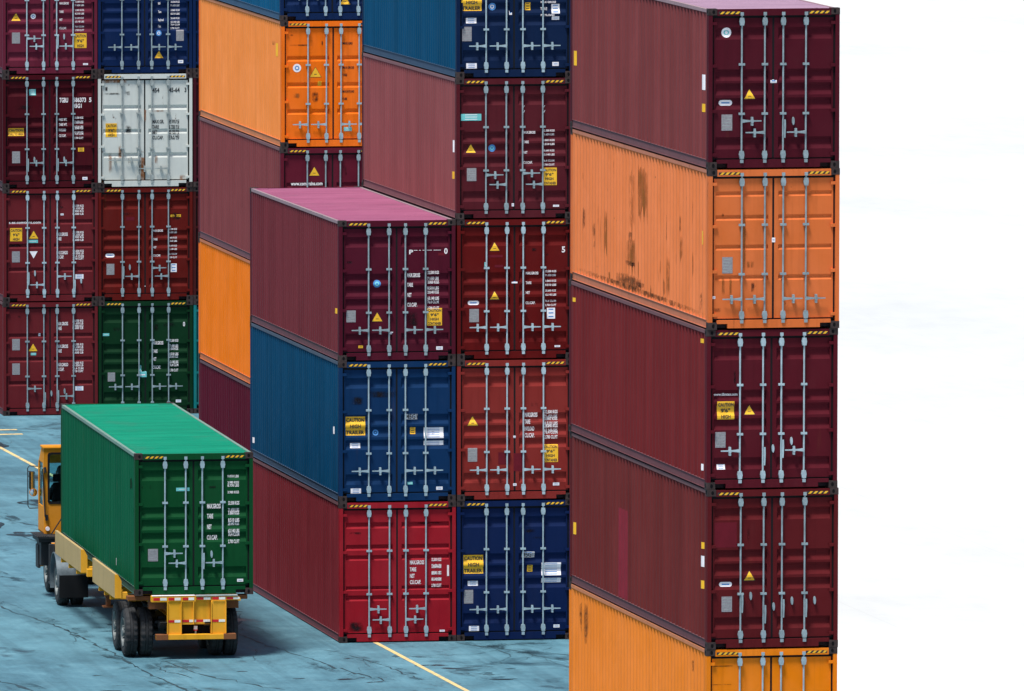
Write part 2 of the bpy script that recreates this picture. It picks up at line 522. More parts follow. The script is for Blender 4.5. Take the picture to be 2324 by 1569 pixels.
def roof_mesh():
    b = MB()
    ys, zs = [.10], [CH - .022]
    y = .30
    while y < CL - .4:
        for q, z in ((0, 0), (.035, -.03), (.10, -.03), (.135, 0)):
            ys.append(y + q)
            zs.append(CH - .022 + z)
        y += .209
    ys.append(CL - .09)
    zs.append(CH - .022)
    vs_ = []
    for y, z in zip(ys, zs):
        vs_ += [(.066, y, CH - .022), (.16, y, z), (CW - .16, y, z), (CW - .066, y, CH - .022)]
    fs = []
    for i in range(len(ys) - 1):
        for k in range(3):
            a = 4 * i + k
            fs.append((a, a + 1, a + 5, a + 4))
    b.add(vs_, fs)
    for x in (0.0, CW - .36):         # lifting plates round the castings
        for y in (0.178, CL - .178 - .2):
            b.box(max(x, .07), min(x + .36, CW - .07), y, y + .2, CH - .021, CH - .014)
    return b
def end_mesh():
    b = MB()
    xs = []
    k = 0
    x = .16
    while x < CW - .18:
        xs += [(x, 0), (x + .11, 0), (x + .14, .03), (x + .23, .03)]
        x += .26
    xs = [q for q in xs if q[0] < CW - .165] + [(CW - .16, 0)]
    vs_ = []
    for x, d in xs:
        vs_ += [(x, CL - .012 - d, .158), (x, CL - .012 - d, CH - .12)]
    b.add(vs_, [(2 * i, 2 * i + 2, 2 * i + 3, 2 * i + 1) for i in range(len(xs) - 1)])
    return b
def gasket_mesh():
    b = MB()
    y = DOOR_Y + .008
    b.box(.078, .118, y, y + .04, .158, CH - .128)
    b.box(CW - .118, CW - .078, y, y + .04, .158, CH - .128)
    b.box(.118, CW - .118, y, y + .04, .158, .19)
    b.box(.118, CW - .118, y, y + .04, CH - .177, CH - .128)
    b.box(GX - .035, GX + .035, y - .004, y + .036, .19, CH - .177)
    return b
def hazard_mesh(x0, mirror):
    b = MB()
    z0, z1 = CH - .100, CH - .052
    b.box(x0, x0 + .40, .0035, .0058, z0, z1, 0)
    for i in range(4):
        a = x0 + .02 + i * .095
        b.add([(a, .0022, z0 + .002), (a + .05, .0022, z0 + .002), (a + .095, .0022, z1 - .002), (a + .045, .0022, z1 - .002)], [(0, 1, 2, 3)], 1)
    return b

ME = dict(frame=frame_mesh().mesh("frame"), eframe=end_frame_mesh().mesh("end_frame"), tr=rails_mesh(1).mesh("top_rail"), br=rails_mesh(0).mesh("bottom_rail"), sl=side_mesh(0).mesh("side_wall"), sr=side_mesh(1).mesh("side_wall"),
          roof=roof_mesh().mesh("roof"), end=end_mesh().mesh("end_wall"), floor=floor_mesh().mesh("underframe"), gasket=gasket_mesh().mesh("door_gasket"),
          rod=rod_mesh().mesh("lock_rod"), cast=casting_mesh().mesh("corner_casting", 2),
          hz0=hazard_mesh(.19, 0).mesh("hazard_stripe", 2), hz1=hazard_mesh(CW - .59, 1).mesh("hazard_stripe", 2),
          hl=handle_mesh('h', -1).mesh("handle"), hr=handle_mesh('h', 1).mesh("handle"), hv=handle_mesh('v', 0).mesh("handle"))
DM = {}
for k in BANDS:
    DM[k] = (door_mesh(k, .112, GX - .019, 0).mesh("door"), door_mesh(k, GX + .019, CW - .112, 1).mesh("door"))
for k in ('rod',):
    for p in ME[k].polygons:
        p.use_smooth = len(p.vertices) == 4 and abs(p.normal.z) < .1 and False

# ---- stickers, plates and lettering laid on the door skin (metres: x from the left, y down from the top)
class Face:
    def __init__(s, kind):
        s.k = kind
    def y(s, z):
        return DOOR_Y + door_depth(s.k, CH - z)
    def strip(s, b, outline, off=.0035, step=.022, mi=0):
        """outline(t)->(xl,xr) for depth rows; outline given as list of (ytop, xl, xr)"""
        pts = []
        for i in range(len(outline) - 1):
            (ya, la, ra), (yb, lb, rb) = outline[i], outline[i + 1]
            n = max(1, int(math.ceil((yb - ya) / step)))
            for j in range(n):
                t = j / n
                pts.append((ya + (yb - ya) * t, la + (lb - la) * t, ra + (rb - ra) * t))
        pts.append(outline[-1])
        vs_ = []
        for yt, l, r in pts:
            z = CH - yt
            yy = s.y(z) - off
            vs_ += [(l, yy, z), (r, yy, z)]
        b.add(vs_, [(2 * i, 2 * i + 2, 2 * i + 3, 2 * i + 1) for i in range(len(pts) - 1)], mi)
    def rect(s, b, x0, y0, x1, y1, off=.0035, mi=0):
        s.strip(b, [(y0, x0, x1), (y1, x0, x1)], off, mi=mi)
    def disc(s, b, cx, cy, r, off=.0035, mi=0, rx=None):
        rx = rx or r
        o = []
        for i in range(9):
            t = math.pi * i / 8
            o.append((cy - r * math.cos(t), cx - rx * math.sin(t), cx + rx * math.sin(t)))
        s.strip(b, o, off, step=9, mi=mi)
    def text(s, b, x, y, h, st, w=None, off=.005, mi=0, center=False):
        """baseline-left at x, bottom of the caps at y; w squeezes the line to a width"""
        vv, ff = text_polys(st, h)
        wd = max((p[0] for p in vv), default=1)
        k = (w / wd) if w else 0.82
        if center:
            x -= wd * k / 2
        yy = min(s.y(CH - y + h * q) for q in (0, .25, .5, .75, 1)) - off
        b.add([(x + p[0] * k, yy, CH - y + p[1]) for p in vv], ff, mi)

def decal(parent_door, kind, items, fr):
    """fr = (x0, ytop, px per metre): layout units -> metres"""
    f = Face(kind)
    x0, yt, sc = fr
    X = lambda v: (v - x0) / sc
    Y = lambda v: (v - yt) / sc
    doors = parent_door
    def dr(x):
        return doors[0] if x < GX else doors[1]
    let = {0: {}, 1: {}}
    def letter(x, col):
        i = 0 if x < GX else 1
        return let[i].setdefault(col, MB())
    for it in items:
        k = it[0]
        if k == 'tri':
            _, cx, cy, sz = it[:4]
            cx, cy, h = X(cx), Y(cy), sz / sc
            b = MB()
            f.strip(b, [(cy - h / 2 - .012, cx - .004, cx + .004), (cy + h / 2 + .008, cx - h * .60 - .012, cx + h * .60 + .012)], .0028, mi=1)
            f.strip(b, [(cy - h / 2, cx - .002, cx + .002), (cy + h / 2, cx - h * .60, cx + h * .60)], .0045)
            f.rect(b, cx - .03, cy + h * .18, cx + .03, cy + h * .24, .006, 1)
            put("warning_triangle", b, [YEL, BLK], dr(cx))
        elif k == 'itri':
            _, cx, cy, sz = it
            cx, cy, h = X(cx), Y(cy), sz / sc
            b = MB()
            f.strip(b, [(cy - h / 2, cx - h * .58, cx + h * .58), (cy + h / 2, cx - .002, cx + .002)])
            put("white_triangle_sticker", b, [WHTL], dr(cx))
        elif k == 'cau':
            _, a, t, c, d, lines = it
            a, t, c, d = X(a), Y(t), X(c), Y(d)
            b = MB()
            f.rect(b, a, t, c, d)
            n = len(lines)
            hh = (d - t) / n
            for i, ln in enumerate(lines):
                wd = (c - a) * (.9 if len(ln) > 5 else .55)
                f.text(b, (a + c) / 2, t + hh * (i + .84), hh * .62, ln, w=wd, off=.0055, mi=1, center=True)
            put("caution_label", b, [YEL, BLK], dr(a))
        elif k in ('pl', 'wl', 'yl', 'tl', 'red', 'dark', 'rust'):
            _, a, t, c, d = it
            a, t, c, d = X(a), Y(t), X(c), Y(d)
            b = MB()
            if k in ('dark', 'rust'):
                o_ = []
                nr_ = 7
                for i in range(nr_ + 1):
                    e_ = .5 * (c - a) * (.5 if i in (0, nr_) else random.uniform(0, .35))
                    o_.append((t + (d - t) * i / nr_, a + e_ * random.random(), c - e_))
                f.strip(b, o_, .004)
            else:
                f.rect(b, a, t, c, d, .004 if k != 'red' else .002)
            mats = {'pl': [PLATE], 'wl': [WHTL, BLUEP], 'yl': [YEL, BLK], 'tl': [TEALP, WHTL], 'red': [REDP], 'dark': [ST_['darkx']], 'rust': [ST_['runx']]}[k]
            if k in ('wl', 'yl', 'tl'):
                hh = d - t
                nr = 1 if hh < .09 else 3
                for i in range(nr):
                    zz = t + hh * (i + .5) / nr
                    f.rect(b, a + (c - a) * .2, zz - hh * .08, c - (c - a) * .2, zz + hh * .05 / nr, .0058, 1)
            if k == 'pl':
                mats = [PLATE, GALVD]
                for i in range(5):
                    zz = t + (d - t) * (i + .7) / 5.6
                    f.rect(b, a + .015, zz, c - .015, zz + .012, .0055, 1)
            put({'pl': "data_plate", 'wl': "white_label", 'yl': "yellow_label", 'tl': "printed_label", 'red': "paint_patch", 'dark': "scrape_mark", 'rust': "rust_stain"}[k], b, mats, dr(a))
        elif k == 'pill':
            _, a, t, c, d = it
            a, t, c, d = X(a), Y(t), X(c), Y(d)
            b = MB()
            f.disc(b, a + (d - t) / 2, (t + d) / 2, (d - t) / 2)
            f.disc(b, c - (d - t) / 2, (t + d) / 2, (d - t) / 2)
            f.rect(b, a + (d - t) / 2, t, c - (d - t) / 2, d, .0042)
            f.rect(b, a + .05, (t + d) / 2 - .012, c - .05, (t + d) / 2 + .012, .0055, 1)
            put("oval_label", b, [WHTL, BLUEP], dr(a))
        elif k == 'circ':
            _, cx, cy, r, m1, m2 = it
            b = MB()
            f.disc(b, X(cx), Y(cy), r / sc)
            f.disc(b, X(cx), Y(cy), r / sc * .55, .0055, 1)
            f.disc(b, X(cx), Y(cy), r / sc * .3, .0065, 0)
            put("round_seal", b, [m1, m2], dr(X(cx)))
        elif k == 't':
            _, x, y, h, st = it[:5]
            wd = it[5] / sc if len(it) > 5 and it[5] else None
            colr = it[6] if len(it) > 6 else WHT
            f.text(letter(X(x), colr), X(x), Y(y), h / sc, st, wd)
    for i in (0, 1):
        for m, b in let[i].items():
            put("lettering", b, [m], doors[i])

def wt(xl, xr, wl, wr, ys, h, labels=("MAX.GROSS", "TARE", "NET", "CU.CAP."), col=None, gap=1.55,
       rows=(("32.500 KGS", "71.650 LBS"), ("3.860 KGS", "8.510 LBS"), ("28.640 KGS", "63.140 LBS"), ("76.4 CU.M", "2.700 CU.FT"))):
    o = []
    xl, xr = xl + .15 * wl, xr + .12 * wr
    wl, wr = .9 * wl, .86 * wr
    for i, y in enumerate(ys):
        if i < len(labels):
            o.append(('t', xl, y + h * .5, h, labels[i], wl * min(1, len(labels[i]) / 9.0), col or WHT))
        for j, r_ in enumerate(rows[i % len(rows)]):
            o.append(('t', xr, y + (-.25 if j == 0 else gap - .25) * h, h * .78, r_, wr, col or WHT))
    return o
LOW = lambda z=.65: [('l', z), ('l', z), ('r', z), ('r', z)]

GALVS = [GALV, plain('galvanised_steel_grey', (0.26, 0.33, 0.36), 0.55, 0.1, .25), plain('galvanised_steel_pale', (0.38, 0.48, 0.53), 0.5, 0.1, .2)]
def container(name, label, pos, yaw, tilt, color, kind=1, handles=None, items=(), fr=(0, 0, 1), side=(), rods=None, group=None, hazard=True, castmat=None):
    t = thing(name, label, "container", pos, group)
    t.rotation_mode = 'XYZ'
    t.rotation_euler = (tilt, 0, yaw)
    P_, Q_ = PM[color], RM[color]
    put("frame", ME['frame'], [P_], t)
    put("end_frame", ME['eframe'], [P_], t)
    for mir_ in (0, 1):
        for nm_, k_ in (("top_rail", 'tr'), ("bottom_rail", 'br')):
            r_ = put(nm_, ME[k_], [RT[color] if k_ == 'tr' else Q_], t)
            if mir_:
                r_.location.x = CW
                r_.scale.x = -1
    put("side_wall", ME['sl'], [SM[color]], t)
    put("side_wall", ME['sr'], [SM[color]], t)
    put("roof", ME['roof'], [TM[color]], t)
    put("end_wall", ME['end'], [P_], t)
    put("underframe", ME['floor'], [DARKP], t)
    put("door_gasket", ME['gasket'], [RUBBER], t)
    for ix in (0, 1):
        for iy in (0, 1):
            for iz in (0, 1):
                c = put("corner_casting", ME['cast'], [castmat or CAST, DARK], t)
                c.location = (CW if ix else 0, CL if iy else 0, CH - .118 if iz else 0)
                c.scale = (-1 if ix else 1, -1 if iy else 1, 1)
                if not iz:
                    c.location.z = -.012
                    c.scale.z = 1.1
    d = [put("door", DM[kind][0], [P_], t), put("door", DM[kind][1], [P_], t)]
    hz = handles or LOW()
    rods = rods or random.choice(GALVS)
    for i, rx in enumerate(RODX):
        r = put("lock_rod", ME['rod'], [rods or GALV], d[i // 2])
        r.location = (rx, .018, 0)
        hk, z = hz[i]
        h = put("handle", ME['h' + hk], [rods or GALV], d[i // 2])
        h.location = (rx, .018, z)
        if hk == 'l' and i == 99:
            pass
    if hazard:
        put("hazard_stripe", ME['hz0'], [BLK, YEL], t)
        put("hazard_stripe", ME['hz1'], [BLK, YEL], t)
    if items:
        decal(d, kind, items, fr)
    side = list(side)
    if side or color in ('crimson', 'oxblood', 'azure', 'lane_green'):
        rs = random.Random(label)
        old = color == 'old_orange'
        for _ in range(22 if old else 0):
            y_, z_, h_ = rs.uniform(.4, 11.6), rs.uniform(.2, 2.4), rs.uniform(.15, .9 if old else .45)
            side.append(("rust_streak" if old else "scuff_mark", y_, y_ + rs.uniform(.06, .16 if old else .35), z_, min(2.8, z_ + h_), ST_[('run' if rs.random() < .7 else 'rust') + 'y'] if old else ST_['darky']))
    for s_ in side:
        nm, y0, y1, z0, z1, m = s_
        b = MB()
        n = max(1, int((y1 - y0) / .035))
        vs_ = []
        for i in range(n + 1):
            y = y0 + (y1 - y0) * i / n
            rg = 0 if 'label' in nm or 'yellow' in nm or 'patch' in nm else 1
            e_ = (z1 - z0) * rg
            w_ = math.sin(math.pi * (i + .5) / (n + 1)) ** .5
            vs_ += [(corr(y) - .004, y, z0 + e_ * random.uniform(0, .45) + e_ * .3 * (1 - w_)), (corr(y) - .004, y, z1 - e_ * random.uniform(0, .15) - e_ * .3 * (1 - w_))]
        b.add(vs_, [(2 * i, 2 * i + 1, 2 * i + 3, 2 * i + 2) for i in range(n)])
        put(nm, b, [m], t)
    return t

# ------------------------------------------------------------------ the stacks
OX, OY = 40.0, 236.0
ST = {'A': (41.108773, 295.092654, -.011664, -.02528, .001078), 'B': (43.216399, 264.06385, .000643, -.074511, .003571),
      'C': (39.955848, 236.66633, -.008465, .073849, -.006099), 'D': (41.70318, 207.031461, .019487, .016692, .004905)}
WP, LP_ = 2.4553, 2.91
def place(st, c, k):
    x, y, a, z0, ti = ST[st]
    jx = random.uniform(-.012, .012) if k else 0
    dx, dy = c * WP + jx, -k * LP_ * ti + (random.uniform(-.025, .025) if k else 0)
    return (x + dx * math.cos(a) - dy * math.sin(a) - OX, y + dx * math.sin(a) + dy * math.cos(a) - OY, z0 + k * LP_), a, ti

G3 = ["CAUTION", "9'6\"", "HIGH"]
G4 = ["CAUTION", "9'6\"", "HIGH", "CONTAINER"]
V = ('v', .75)
ZA = (38, -298, 298)      # layouts measured per container: origin and units per metre
SIDE_RED = plain("side_overpaint", (.21, .022, .035), .7, 0, .12, 4, spec=.1)
CONT = [
 # stack A (far left), from the ground up
 dict(st='A', c=0, k=0, color='brick', kind=2, label="maroon container on the ground at far left, under the one with a white triangle",
      handles=[('r', .68), ('v', .45), ('v', .5), ('l', .48)], fr=(25, 788, 255),
      items=[('pl', 85, 1028, 135, 1102), ('pl', 85, 1188, 135, 1262), ('tri', 222, 1085, 48), ('tl', 207, 1120, 242, 1136), ('wl', 498, 1342, 552, 1370),
             ('t', 378, 942, 22, "MAX.GROSS", 74), ('t', 378, 972, 22, "TARE", 32), ('t', 378, 1090, 22, "MAX.GROSS", 74), ('t', 378, 1120, 22, "TARE", 32),
             ('t', 378, 1210, 22, "MAX.CARGO", 74), ('t', 378, 1240, 22, "CU.CAP.", 48), ('wl', 258, 992, 272, 1012), ('dark', 120, 875, 148, 890)]
            + [('t', 482, yy, 14, s_, 70) for yy, s_ in ((920, "32.500 KG"), (937, "71.650 LB"), (954, "3.900 KG"), (968, "8.600 LB"), (1075, "32.500 KG"), (1092, "71.650 LB"), (1110, "3.900 KG"), (1128, "8.600 LB"),
                                                       (1195, "28.600 KG"), (1212, "63.050 LB"), (1232, "76.4 CUM"), (1250, "2.700 CUFT"))]),
 dict(st='A', c=0, k=1, color='brick', kind=2, label="maroon container with a white inverted triangle under a yellow warning triangle",
      handles=[('v', .62), ('l', .43), ('r', .64), ('v', .42)], fr=(28, 42, 255),
      items=[('t', 66, 272, 17, "s.es.comtens.com", 210), ('cau', 73, 300, 152, 386, G3), ('tri', 228, 345, 50), ('tl', 185, 378, 256, 398), ('itri', 227, 476, 46), ('pl', 85, 452, 137, 524),
             ('wl', 500, 606, 555, 636), ('dark', 400, 160, 430, 175), ('wl', 405, 208, 425, 220), ('t', 378, 354, 22, "MAX.GROSS", 74), ('t', 378, 383, 22, "TARE", 32), ('t', 378, 474, 22, "MAX.CARGO", 74), ('t', 378, 502, 22, "CU.CAP.", 48),
             ('dark', 58, 405, 162, 425)]
            + [('t', 484, yy, 14, s_, 72) for yy, s_ in ((165, "32.500 KG"), (182, "71.650 LB"), (200, "3.900 KG"), (218, "8.600 LB"), (338, "32.500 KG"), (354, "71.650 LB"), (370, "3.900 KG"), (388, "8.600 LB"), (460, "28.600 KG"), (476, "63.050 LB"), (494, "76.4 CUM"), (510, "2.700 CUFT"))]),
 dict(st='A', c=0, k=2, color='wine', kind=1, label="dark wine red container lettered TGBU 586373 5 at far left",
      handles=[('v', .62), ('l', .64), ('v', .62), ('l', .64)], fr=(32, 568, 298),
      items=[('tl', 237, 680, 288, 726), ('t', 468, 782, 36, "TGBU", 66), ('t', 574, 780, 34, "586373", 98), ('t', 694, 780, 34, "5", 20), ('t', 574, 824, 32, "45G1", 64),
             ('cau', 73, 976, 196, 1034, ["CAUTION", "CALL TO HIGH"]), ('pl', 104, 1152, 165, 1242), ('yl', 610, 1128, 656, 1158), ('wl', 643, 1352, 682, 1374),
             ('dark', 118, 800, 262, 835)]
            + wt(452, 574, 78, 78, (912, 950, 992, 1035), 20, ("MAX. WT.", "TARE WT.", "PAYLOAD", "CU CAP."))),
 dict(st='A', c=0, k=3, color='maroon', kind=1, label="maroon container at the top left corner above the wine red TGBU one",
      handles=[('r', .91), ('l', .71), ('v', .85), ('l', .71)], fr=ZA,
      items=[('tri', 142, 130, 58), ('circ', 275, 127, 20, WHTL, BLUEP), ('pl', 110, 248, 172, 332), ('cau', 588, 258, 682, 370, G3), ('wl', 655, 486, 693, 500)]
            + wt(462, 583, 80, 82, (28, 92, 153, 218), 17)),
 dict(st='A', c=1, k=0, color='bottle_green', kind=1, label="dark green container on the ground behind the roof of the truck's container",
      handles=LOW(.70), fr=(640, 790, 255),
      items=[('pl', 702, 1257, 750, 1316), ('wl', 1150, 1440, 1185, 1458), ('t', 1198, 960, 30, "0", 14), ('dark', 735, 962, 790, 985), ('dark', 1005, 940, 1040, 990), ('dark', 1060, 935, 1150, 960), ('tl', 670, 1000, 712, 1018), ('tl', 912, 1212, 958, 1290)]
            + wt(988, 1100, 76, 68, (1066, 1120, 1172, 1226), 22)),
 dict(st='A', c=1, k=1, color='rust_red', kind=1, label="rusty red container beneath the white one with a hazard mark on its right door",
      handles=[('v', .75), ('l', .62), ('r', .83), ('l', .62)], fr=(645, 42, 255),
      items=[('pill', 694, 474, 754, 498), ('pl', 700, 540, 751, 612), ('wl', 1122, 543, 1162, 598), ('dark', 1118, 208, 1196, 258), ('yl', 1122, 222, 1148, 238), ('yl', 1160, 222, 1190, 238), ('wl', 935, 655, 958, 690), ('dark', 790, 205, 880, 225), ('red', 830, 236, 884, 258)]
            + wt(996, 1098, 72, 68, (326, 382, 435, 489), 14)),
 dict(st='A', c=1, k=2, color='white', kind=2, label="white container with rust streaks and grey lock rods, the only white one", handles=[('l', .69), ('l', .69), ('l', .47), ('l', .47)], fr=(756, 568, 298), rods=GALVD,
      items=[('cau', 816, 945, 903, 1050, G3), ('dark', 964, 960, 1022, 1034), ('rust', 1112, 820, 1130, 940), ('rust', 910, 1115, 960, 1215), ('rust', 1180, 845, 1275, 862), ('dark', 812, 664, 836, 700), ('rust', 1192, 1190, 1220, 1260), ('rust', 760, 1330, 800, 1420), ('rust', 1080, 1150, 1125, 1400), ('rust', 770, 610, 1000, 640), ('rust', 1380, 1340, 1440, 1410), ('rust', 835, 1165, 870, 1330), ('dark', 960, 700, 1010, 735), ('dark', 800, 712, 940, 728), ('dark', 1060, 1225, 1130, 1320),
             ('t', 1176, 712, 34, "454", 54, BLK), ('t', 1304, 710, 34, "45-64", 82, BLK), ('t', 1422, 710, 34, "3", 16, BLK),
             ('t', 1176, 948, 28, "MAX.GR.", 90, BLK), ('t', 1176, 988, 28, "TARE", 50, BLK), ('t', 1176, 1030, 28, "NET", 38, BLK), ('t', 1176, 1070, 28, "CU.CAP.", 84, BLK)]
            + [('t', 1304, y_, 15, s_, 78, BLK) for y_, s_ in ((935, "24 000 KG"), (950, "52 910 LB"), (975, "3 900 KG"), (992, "8 600 LB"), (1015, "20 100 KG"), (1034, "44 300 LB"), (1055, "76.4 M3"), (1072, "2700 CF"))]),
 dict(st='A', c=1, k=3, color='navy', kind=1, label="navy blue container directly above the white one",
      handles=LOW(.67), fr=(758, -298, 298),
      items=[('circ', 1228, 262, 22, BLUEP, WHTL), ('pl', 1362, 238, 1420, 322), ('tri', 1230, 425, 54), ('wl', 1376, 468, 1416, 492)]
            + wt(1214, 1310, 60, 80, (35, 98, 160, 208), 18, ("MGW", "Tare", "Payload", "Cap."))),
 dict(st='A', c=2, k=0, color='teal', kind=1, label="teal container on the ground showing only a sliver beside the dark green one"),
 dict(st='A', c=2, k=1, color='dark_rust', kind=1, label="dark rusty brown container showing only a sliver, directly on the teal one"),
 dict(st='A', c=2, k=2, color='dark_plum', kind=1, label="dark plum container showing only a sliver, to the right of the white container"),
 dict(st='A', c=2, k=3, color='navy', kind=1, label="navy blue sliver of a container between the navy one and the upper orange one"),
 # stack B
 dict(st='B', c=0, k=0, color='oxblood', kind=2, label="dark oxblood container showing its side just behind the truck's green container", side=[("yellow_sticker", 11.6, 11.7, 2.55, 2.6, YEL)]),
 dict(st='B', c=0, k=1, color='tangerine', kind=2, label="orange container with only its side showing, above the dark oxblood one", side=[("white_label", 3.15, 3.3, .9, 1.0, WHTL)]),
 dict(st='B', c=0, k=2, color='dusty_brown', kind=2, label="brown container between two orange ones, its door partly behind a maroon roof",
      fr=(532, 880, 259), items=[('tri', 736, 1022, 50), ('t', 596, 1104, 22, "www.comtrains.com", 190), ('dark', 922, 995, 934, 1048)], side=[("yellow_sticker", .9, 1.2, 1.35, 1.5, YEL)]),
 dict(st='B', c=0, k=3, color='orange', kind=2, label="bright orange container with a round white seal on its left door",
      handles=LOW(.52), fr=(522, 128, 259),
      items=[('circ', 618, 408, 25, WHTL, BLUEP), ('tri', 729, 434, 56), ('yl', 744, 488, 766, 516), ('dark', 704, 544, 752, 614), ('rust', 592, 556, 640, 588), ('tl', 900, 762, 948, 786),
             ('dark', 560, 208, 600, 216), ('dark', 560, 268, 735, 276), ('dark', 765, 245, 775, 275),
             ('t', 892, 270, 14, "MAX.GRS", 60, DARKP), ('t', 892, 414, 14, "MAX.GROSS", 70, DARKP), ('t', 892, 458, 14, "TARE", 28, DARKP), ('t', 892, 556, 14, "MAX.PAYLOAD", 70, DARKP), ('t', 892, 600, 14, "CUBE", 28, DARKP)],
      side=[("yellow_sticker", .62, .95, 2.05, 2.35, YEL), ("stencil_marks", 1.0, 1.5, 2.25, 2.4, ST_['rusty'])]),
 dict(st='B', c=0, k=4, color='ultramarine', kind=1, label="blue container above the orange one with the round white seal",
      fr=(530, -625, 259), handles=LOW(.55), items=[('tri', 922, 8, 50)]),
 # stack C, left column
 dict(st='C', c=0, k=0, color='crimson', kind=3, label="bright crimson red container on the ground under a blue one",
      handles=[('r', .68), ('l', .46), ('r', .46), ('l', .68)], fr=(70, 506, 269),
      items=[('dark', 122, 672, 204, 684), ('dark', 505, 622, 660, 634), ('wl', 635, 1224, 664, 1235), ('dark', 120, 1170, 215, 1230), ('t', 674, 922, 60, "I", 14)]
            + wt(454, 582, 90, 64, (845, 884, 920, 955), 22)),
 dict(st='C', c=0, k=1, color='deep_blue', kind=1, label="blue container between a maroon one above and a crimson one below",
      handles=LOW(.63), fr=(70, -274, 269),
      items=[('cau', 108, 33, 220, 137, ["CAUTION", "HIGH", "TRAILER"]), ('circ', 278, 123, 17, BLUEP, PM['deep_blue']), ('wl', 135, 180, 192, 208), ('wl', 137, 432, 195, 460), ('wl', 618, 428, 654, 446),
             ('wl', 447, 22, 514, 52), ('yl', 472, 96, 502, 134), ('wl', 549, 98, 660, 124), ('wl', 549, 124, 660, 158), ('wl', 549, 172, 660, 197), ('dark', 140, -80, 210, -30), ('dark', 220, -110, 420, -70), ('tl', 456, 400, 486, 414),
             ('t', 452, 48, 26, "45G1", 60, BLK), ('rust', 592, 118, 612, 138)], side=[("white_label", .75, .9, 1.35, 1.5, WHTL), ("white_label", 11.75, 11.9, .3, .42, WHTL)]),
 dict(st='C', c=0, k=2, color='plum', kind=1, label="maroon container with its whole roof in view, topmost of the three high stack",
      handles=LOW(.63), fr=(75, 105, 373),
      items=[('circ', 374, 594, 30, BLUEP, TEALP), ('pl', 135, 797, 208, 888), ('tri', 375, 850, 66), ('cau', 763, 786, 880, 920, G4), ('wl', 835, 1082, 886, 1108), ('yl', 228, 1068, 264, 1088), ('red', 850, 360, 905, 382),
             ('t', 622, 368, 34, "P", 34), ('t', 660, 345, 18, "-- - ----- ----", 212), ('t', 897, 368, 44, "0", 28), ('dark', 130, 415, 185, 436), ('dark', 612, 812, 700, 930), ('wl', 475, 965, 498, 985)]
            + wt(592, 755, 112, 104, (530, 604, 682, 758), 30),
      side=[("yellow_sticker", .42, .6, .95, 1.06, YEL), ("white_label", .28, .42, .45, .52, WHTL)]),
 # stack C, right column
 dict(st='C', c=1, k=0, color='night_blue', kind=1, label="dark navy container on the ground to the right of the crimson one",
      handles=LOW(.64), fr=(728, 506, 269),
      items=[('cau', 767, 810, 880, 914, ["CAUTION", "HIGH", "TRAILER"]), ('wl', 793, 955, 850, 982), ('pl', 770, 1004, 822, 1080), ('wl', 798, 1206, 855, 1234), ('wl', 1275, 1205, 1310, 1222), ('wl', 1098, 796, 1168, 828),
             ('yl', 1128, 870, 1158, 908), ('wl', 1208, 858, 1318, 890), ('wl', 1208, 892, 1318, 930), ('wl', 1208, 944, 1318, 970), ('dark', 1112, 670, 1180, 690), ('dark', 1150, 712, 1240, 724), ('t', 1102, 824, 26, "45G1", 60, BLK)]),
 dict(st='C', c=1, k=1, color='terracotta', kind=1, label="faded terracotta red container directly above the dark navy one on the ground",
      handles=LOW(.62), fr=(728, -272, 269),
      items=[('tri', 818, 68, 50), ('pl', 790, 218, 843, 294), ('cau', 1214, 203, 1299, 302, G4), ('red', 962, 244, 1030, 312), ('red', 1048, 250, 1112, 350), ('wl', 1270, 417, 1306, 433), ('wl', 1045, 418, 1065, 432), ('wl', 1046, 152, 1060, 166), ('dark', 1140, -30, 1190, -10)]
            + wt(1098, 1212, 80, 86, (36, 74, 114, 150), 24, ("MAX.GROSS", "TARE", "PAYLOAD", "CU.CAP."), gap=1.1)),
 dict(st='C', c=1, k=2, color='blood', kind=1, label="dark red container with two yellow warning triangles one above the other",
      handles=LOW(.66), fr=(975, 98, 373),
      items=[('tri', 1272, 312, 62), ('tri', 1272, 690, 62), ('pill', 1064, 728, 1152, 760), ('pl', 1074, 790, 1148, 892), ('wl', 1680, 788, 1744, 872), ('wl', 1405, 568, 1450, 596), ('wl', 1428, 530, 1444, 568), ('wl', 1740, 1078, 1784, 1092),
             ('t', 1795, 360, 46, "5", 28), ('dark', 1562, 325, 1600, 350), ('dark', 1672, 365, 1694, 385), ('tl', 1192, 430, 1212, 465), ('red', 1210, 375, 1335, 395), ('red', 1272, 452, 1340, 472)]
            + wt(1498, 1655, 110, 100, (518, 592, 668, 748), 20)),
 dict(st='C', c=1, k=3, color='brown', kind=1, label="brown container with a light blue strip label high on its left door",
      handles=[('r', .90), ('l', .70), ('r', .93), ('l', .70)], fr=(700, 552, 343),
      items=[('tl', 736, 804, 882, 852), ('tri', 808, 1050, 58), ('circ', 960, 1048, 26, BLUEP, TEALP), ('pl', 778, 1188, 846, 1280), ('cau', 1317, 1190, 1424, 1314, G4), ('wl', 1397, 1454, 1440, 1468), ('wl', 1100, 1440, 1116, 1462),
             ('t', 1174, 764, 16, "V", 20), ('t', 1176, 800, 18, "V", 20), ('t', 1320, 764, 16, "V", 20), ('t', 1322, 800, 18, "V", 20)]
            + wt(1170, 1312, 95, 98, (938, 1006, 1080, 1152), 18),
      side=[("white_label", .35, .5, 1.35, 1.6, WHTL), ("yellow_sticker", .45, .65, .8, .95, YEL)]),
 dict(st='C', c=1, k=4, color='azure', kind=1, label="blue container above the brown one with the light blue strip label",
      handles=LOW(.65), fr=(700, -448, 343),
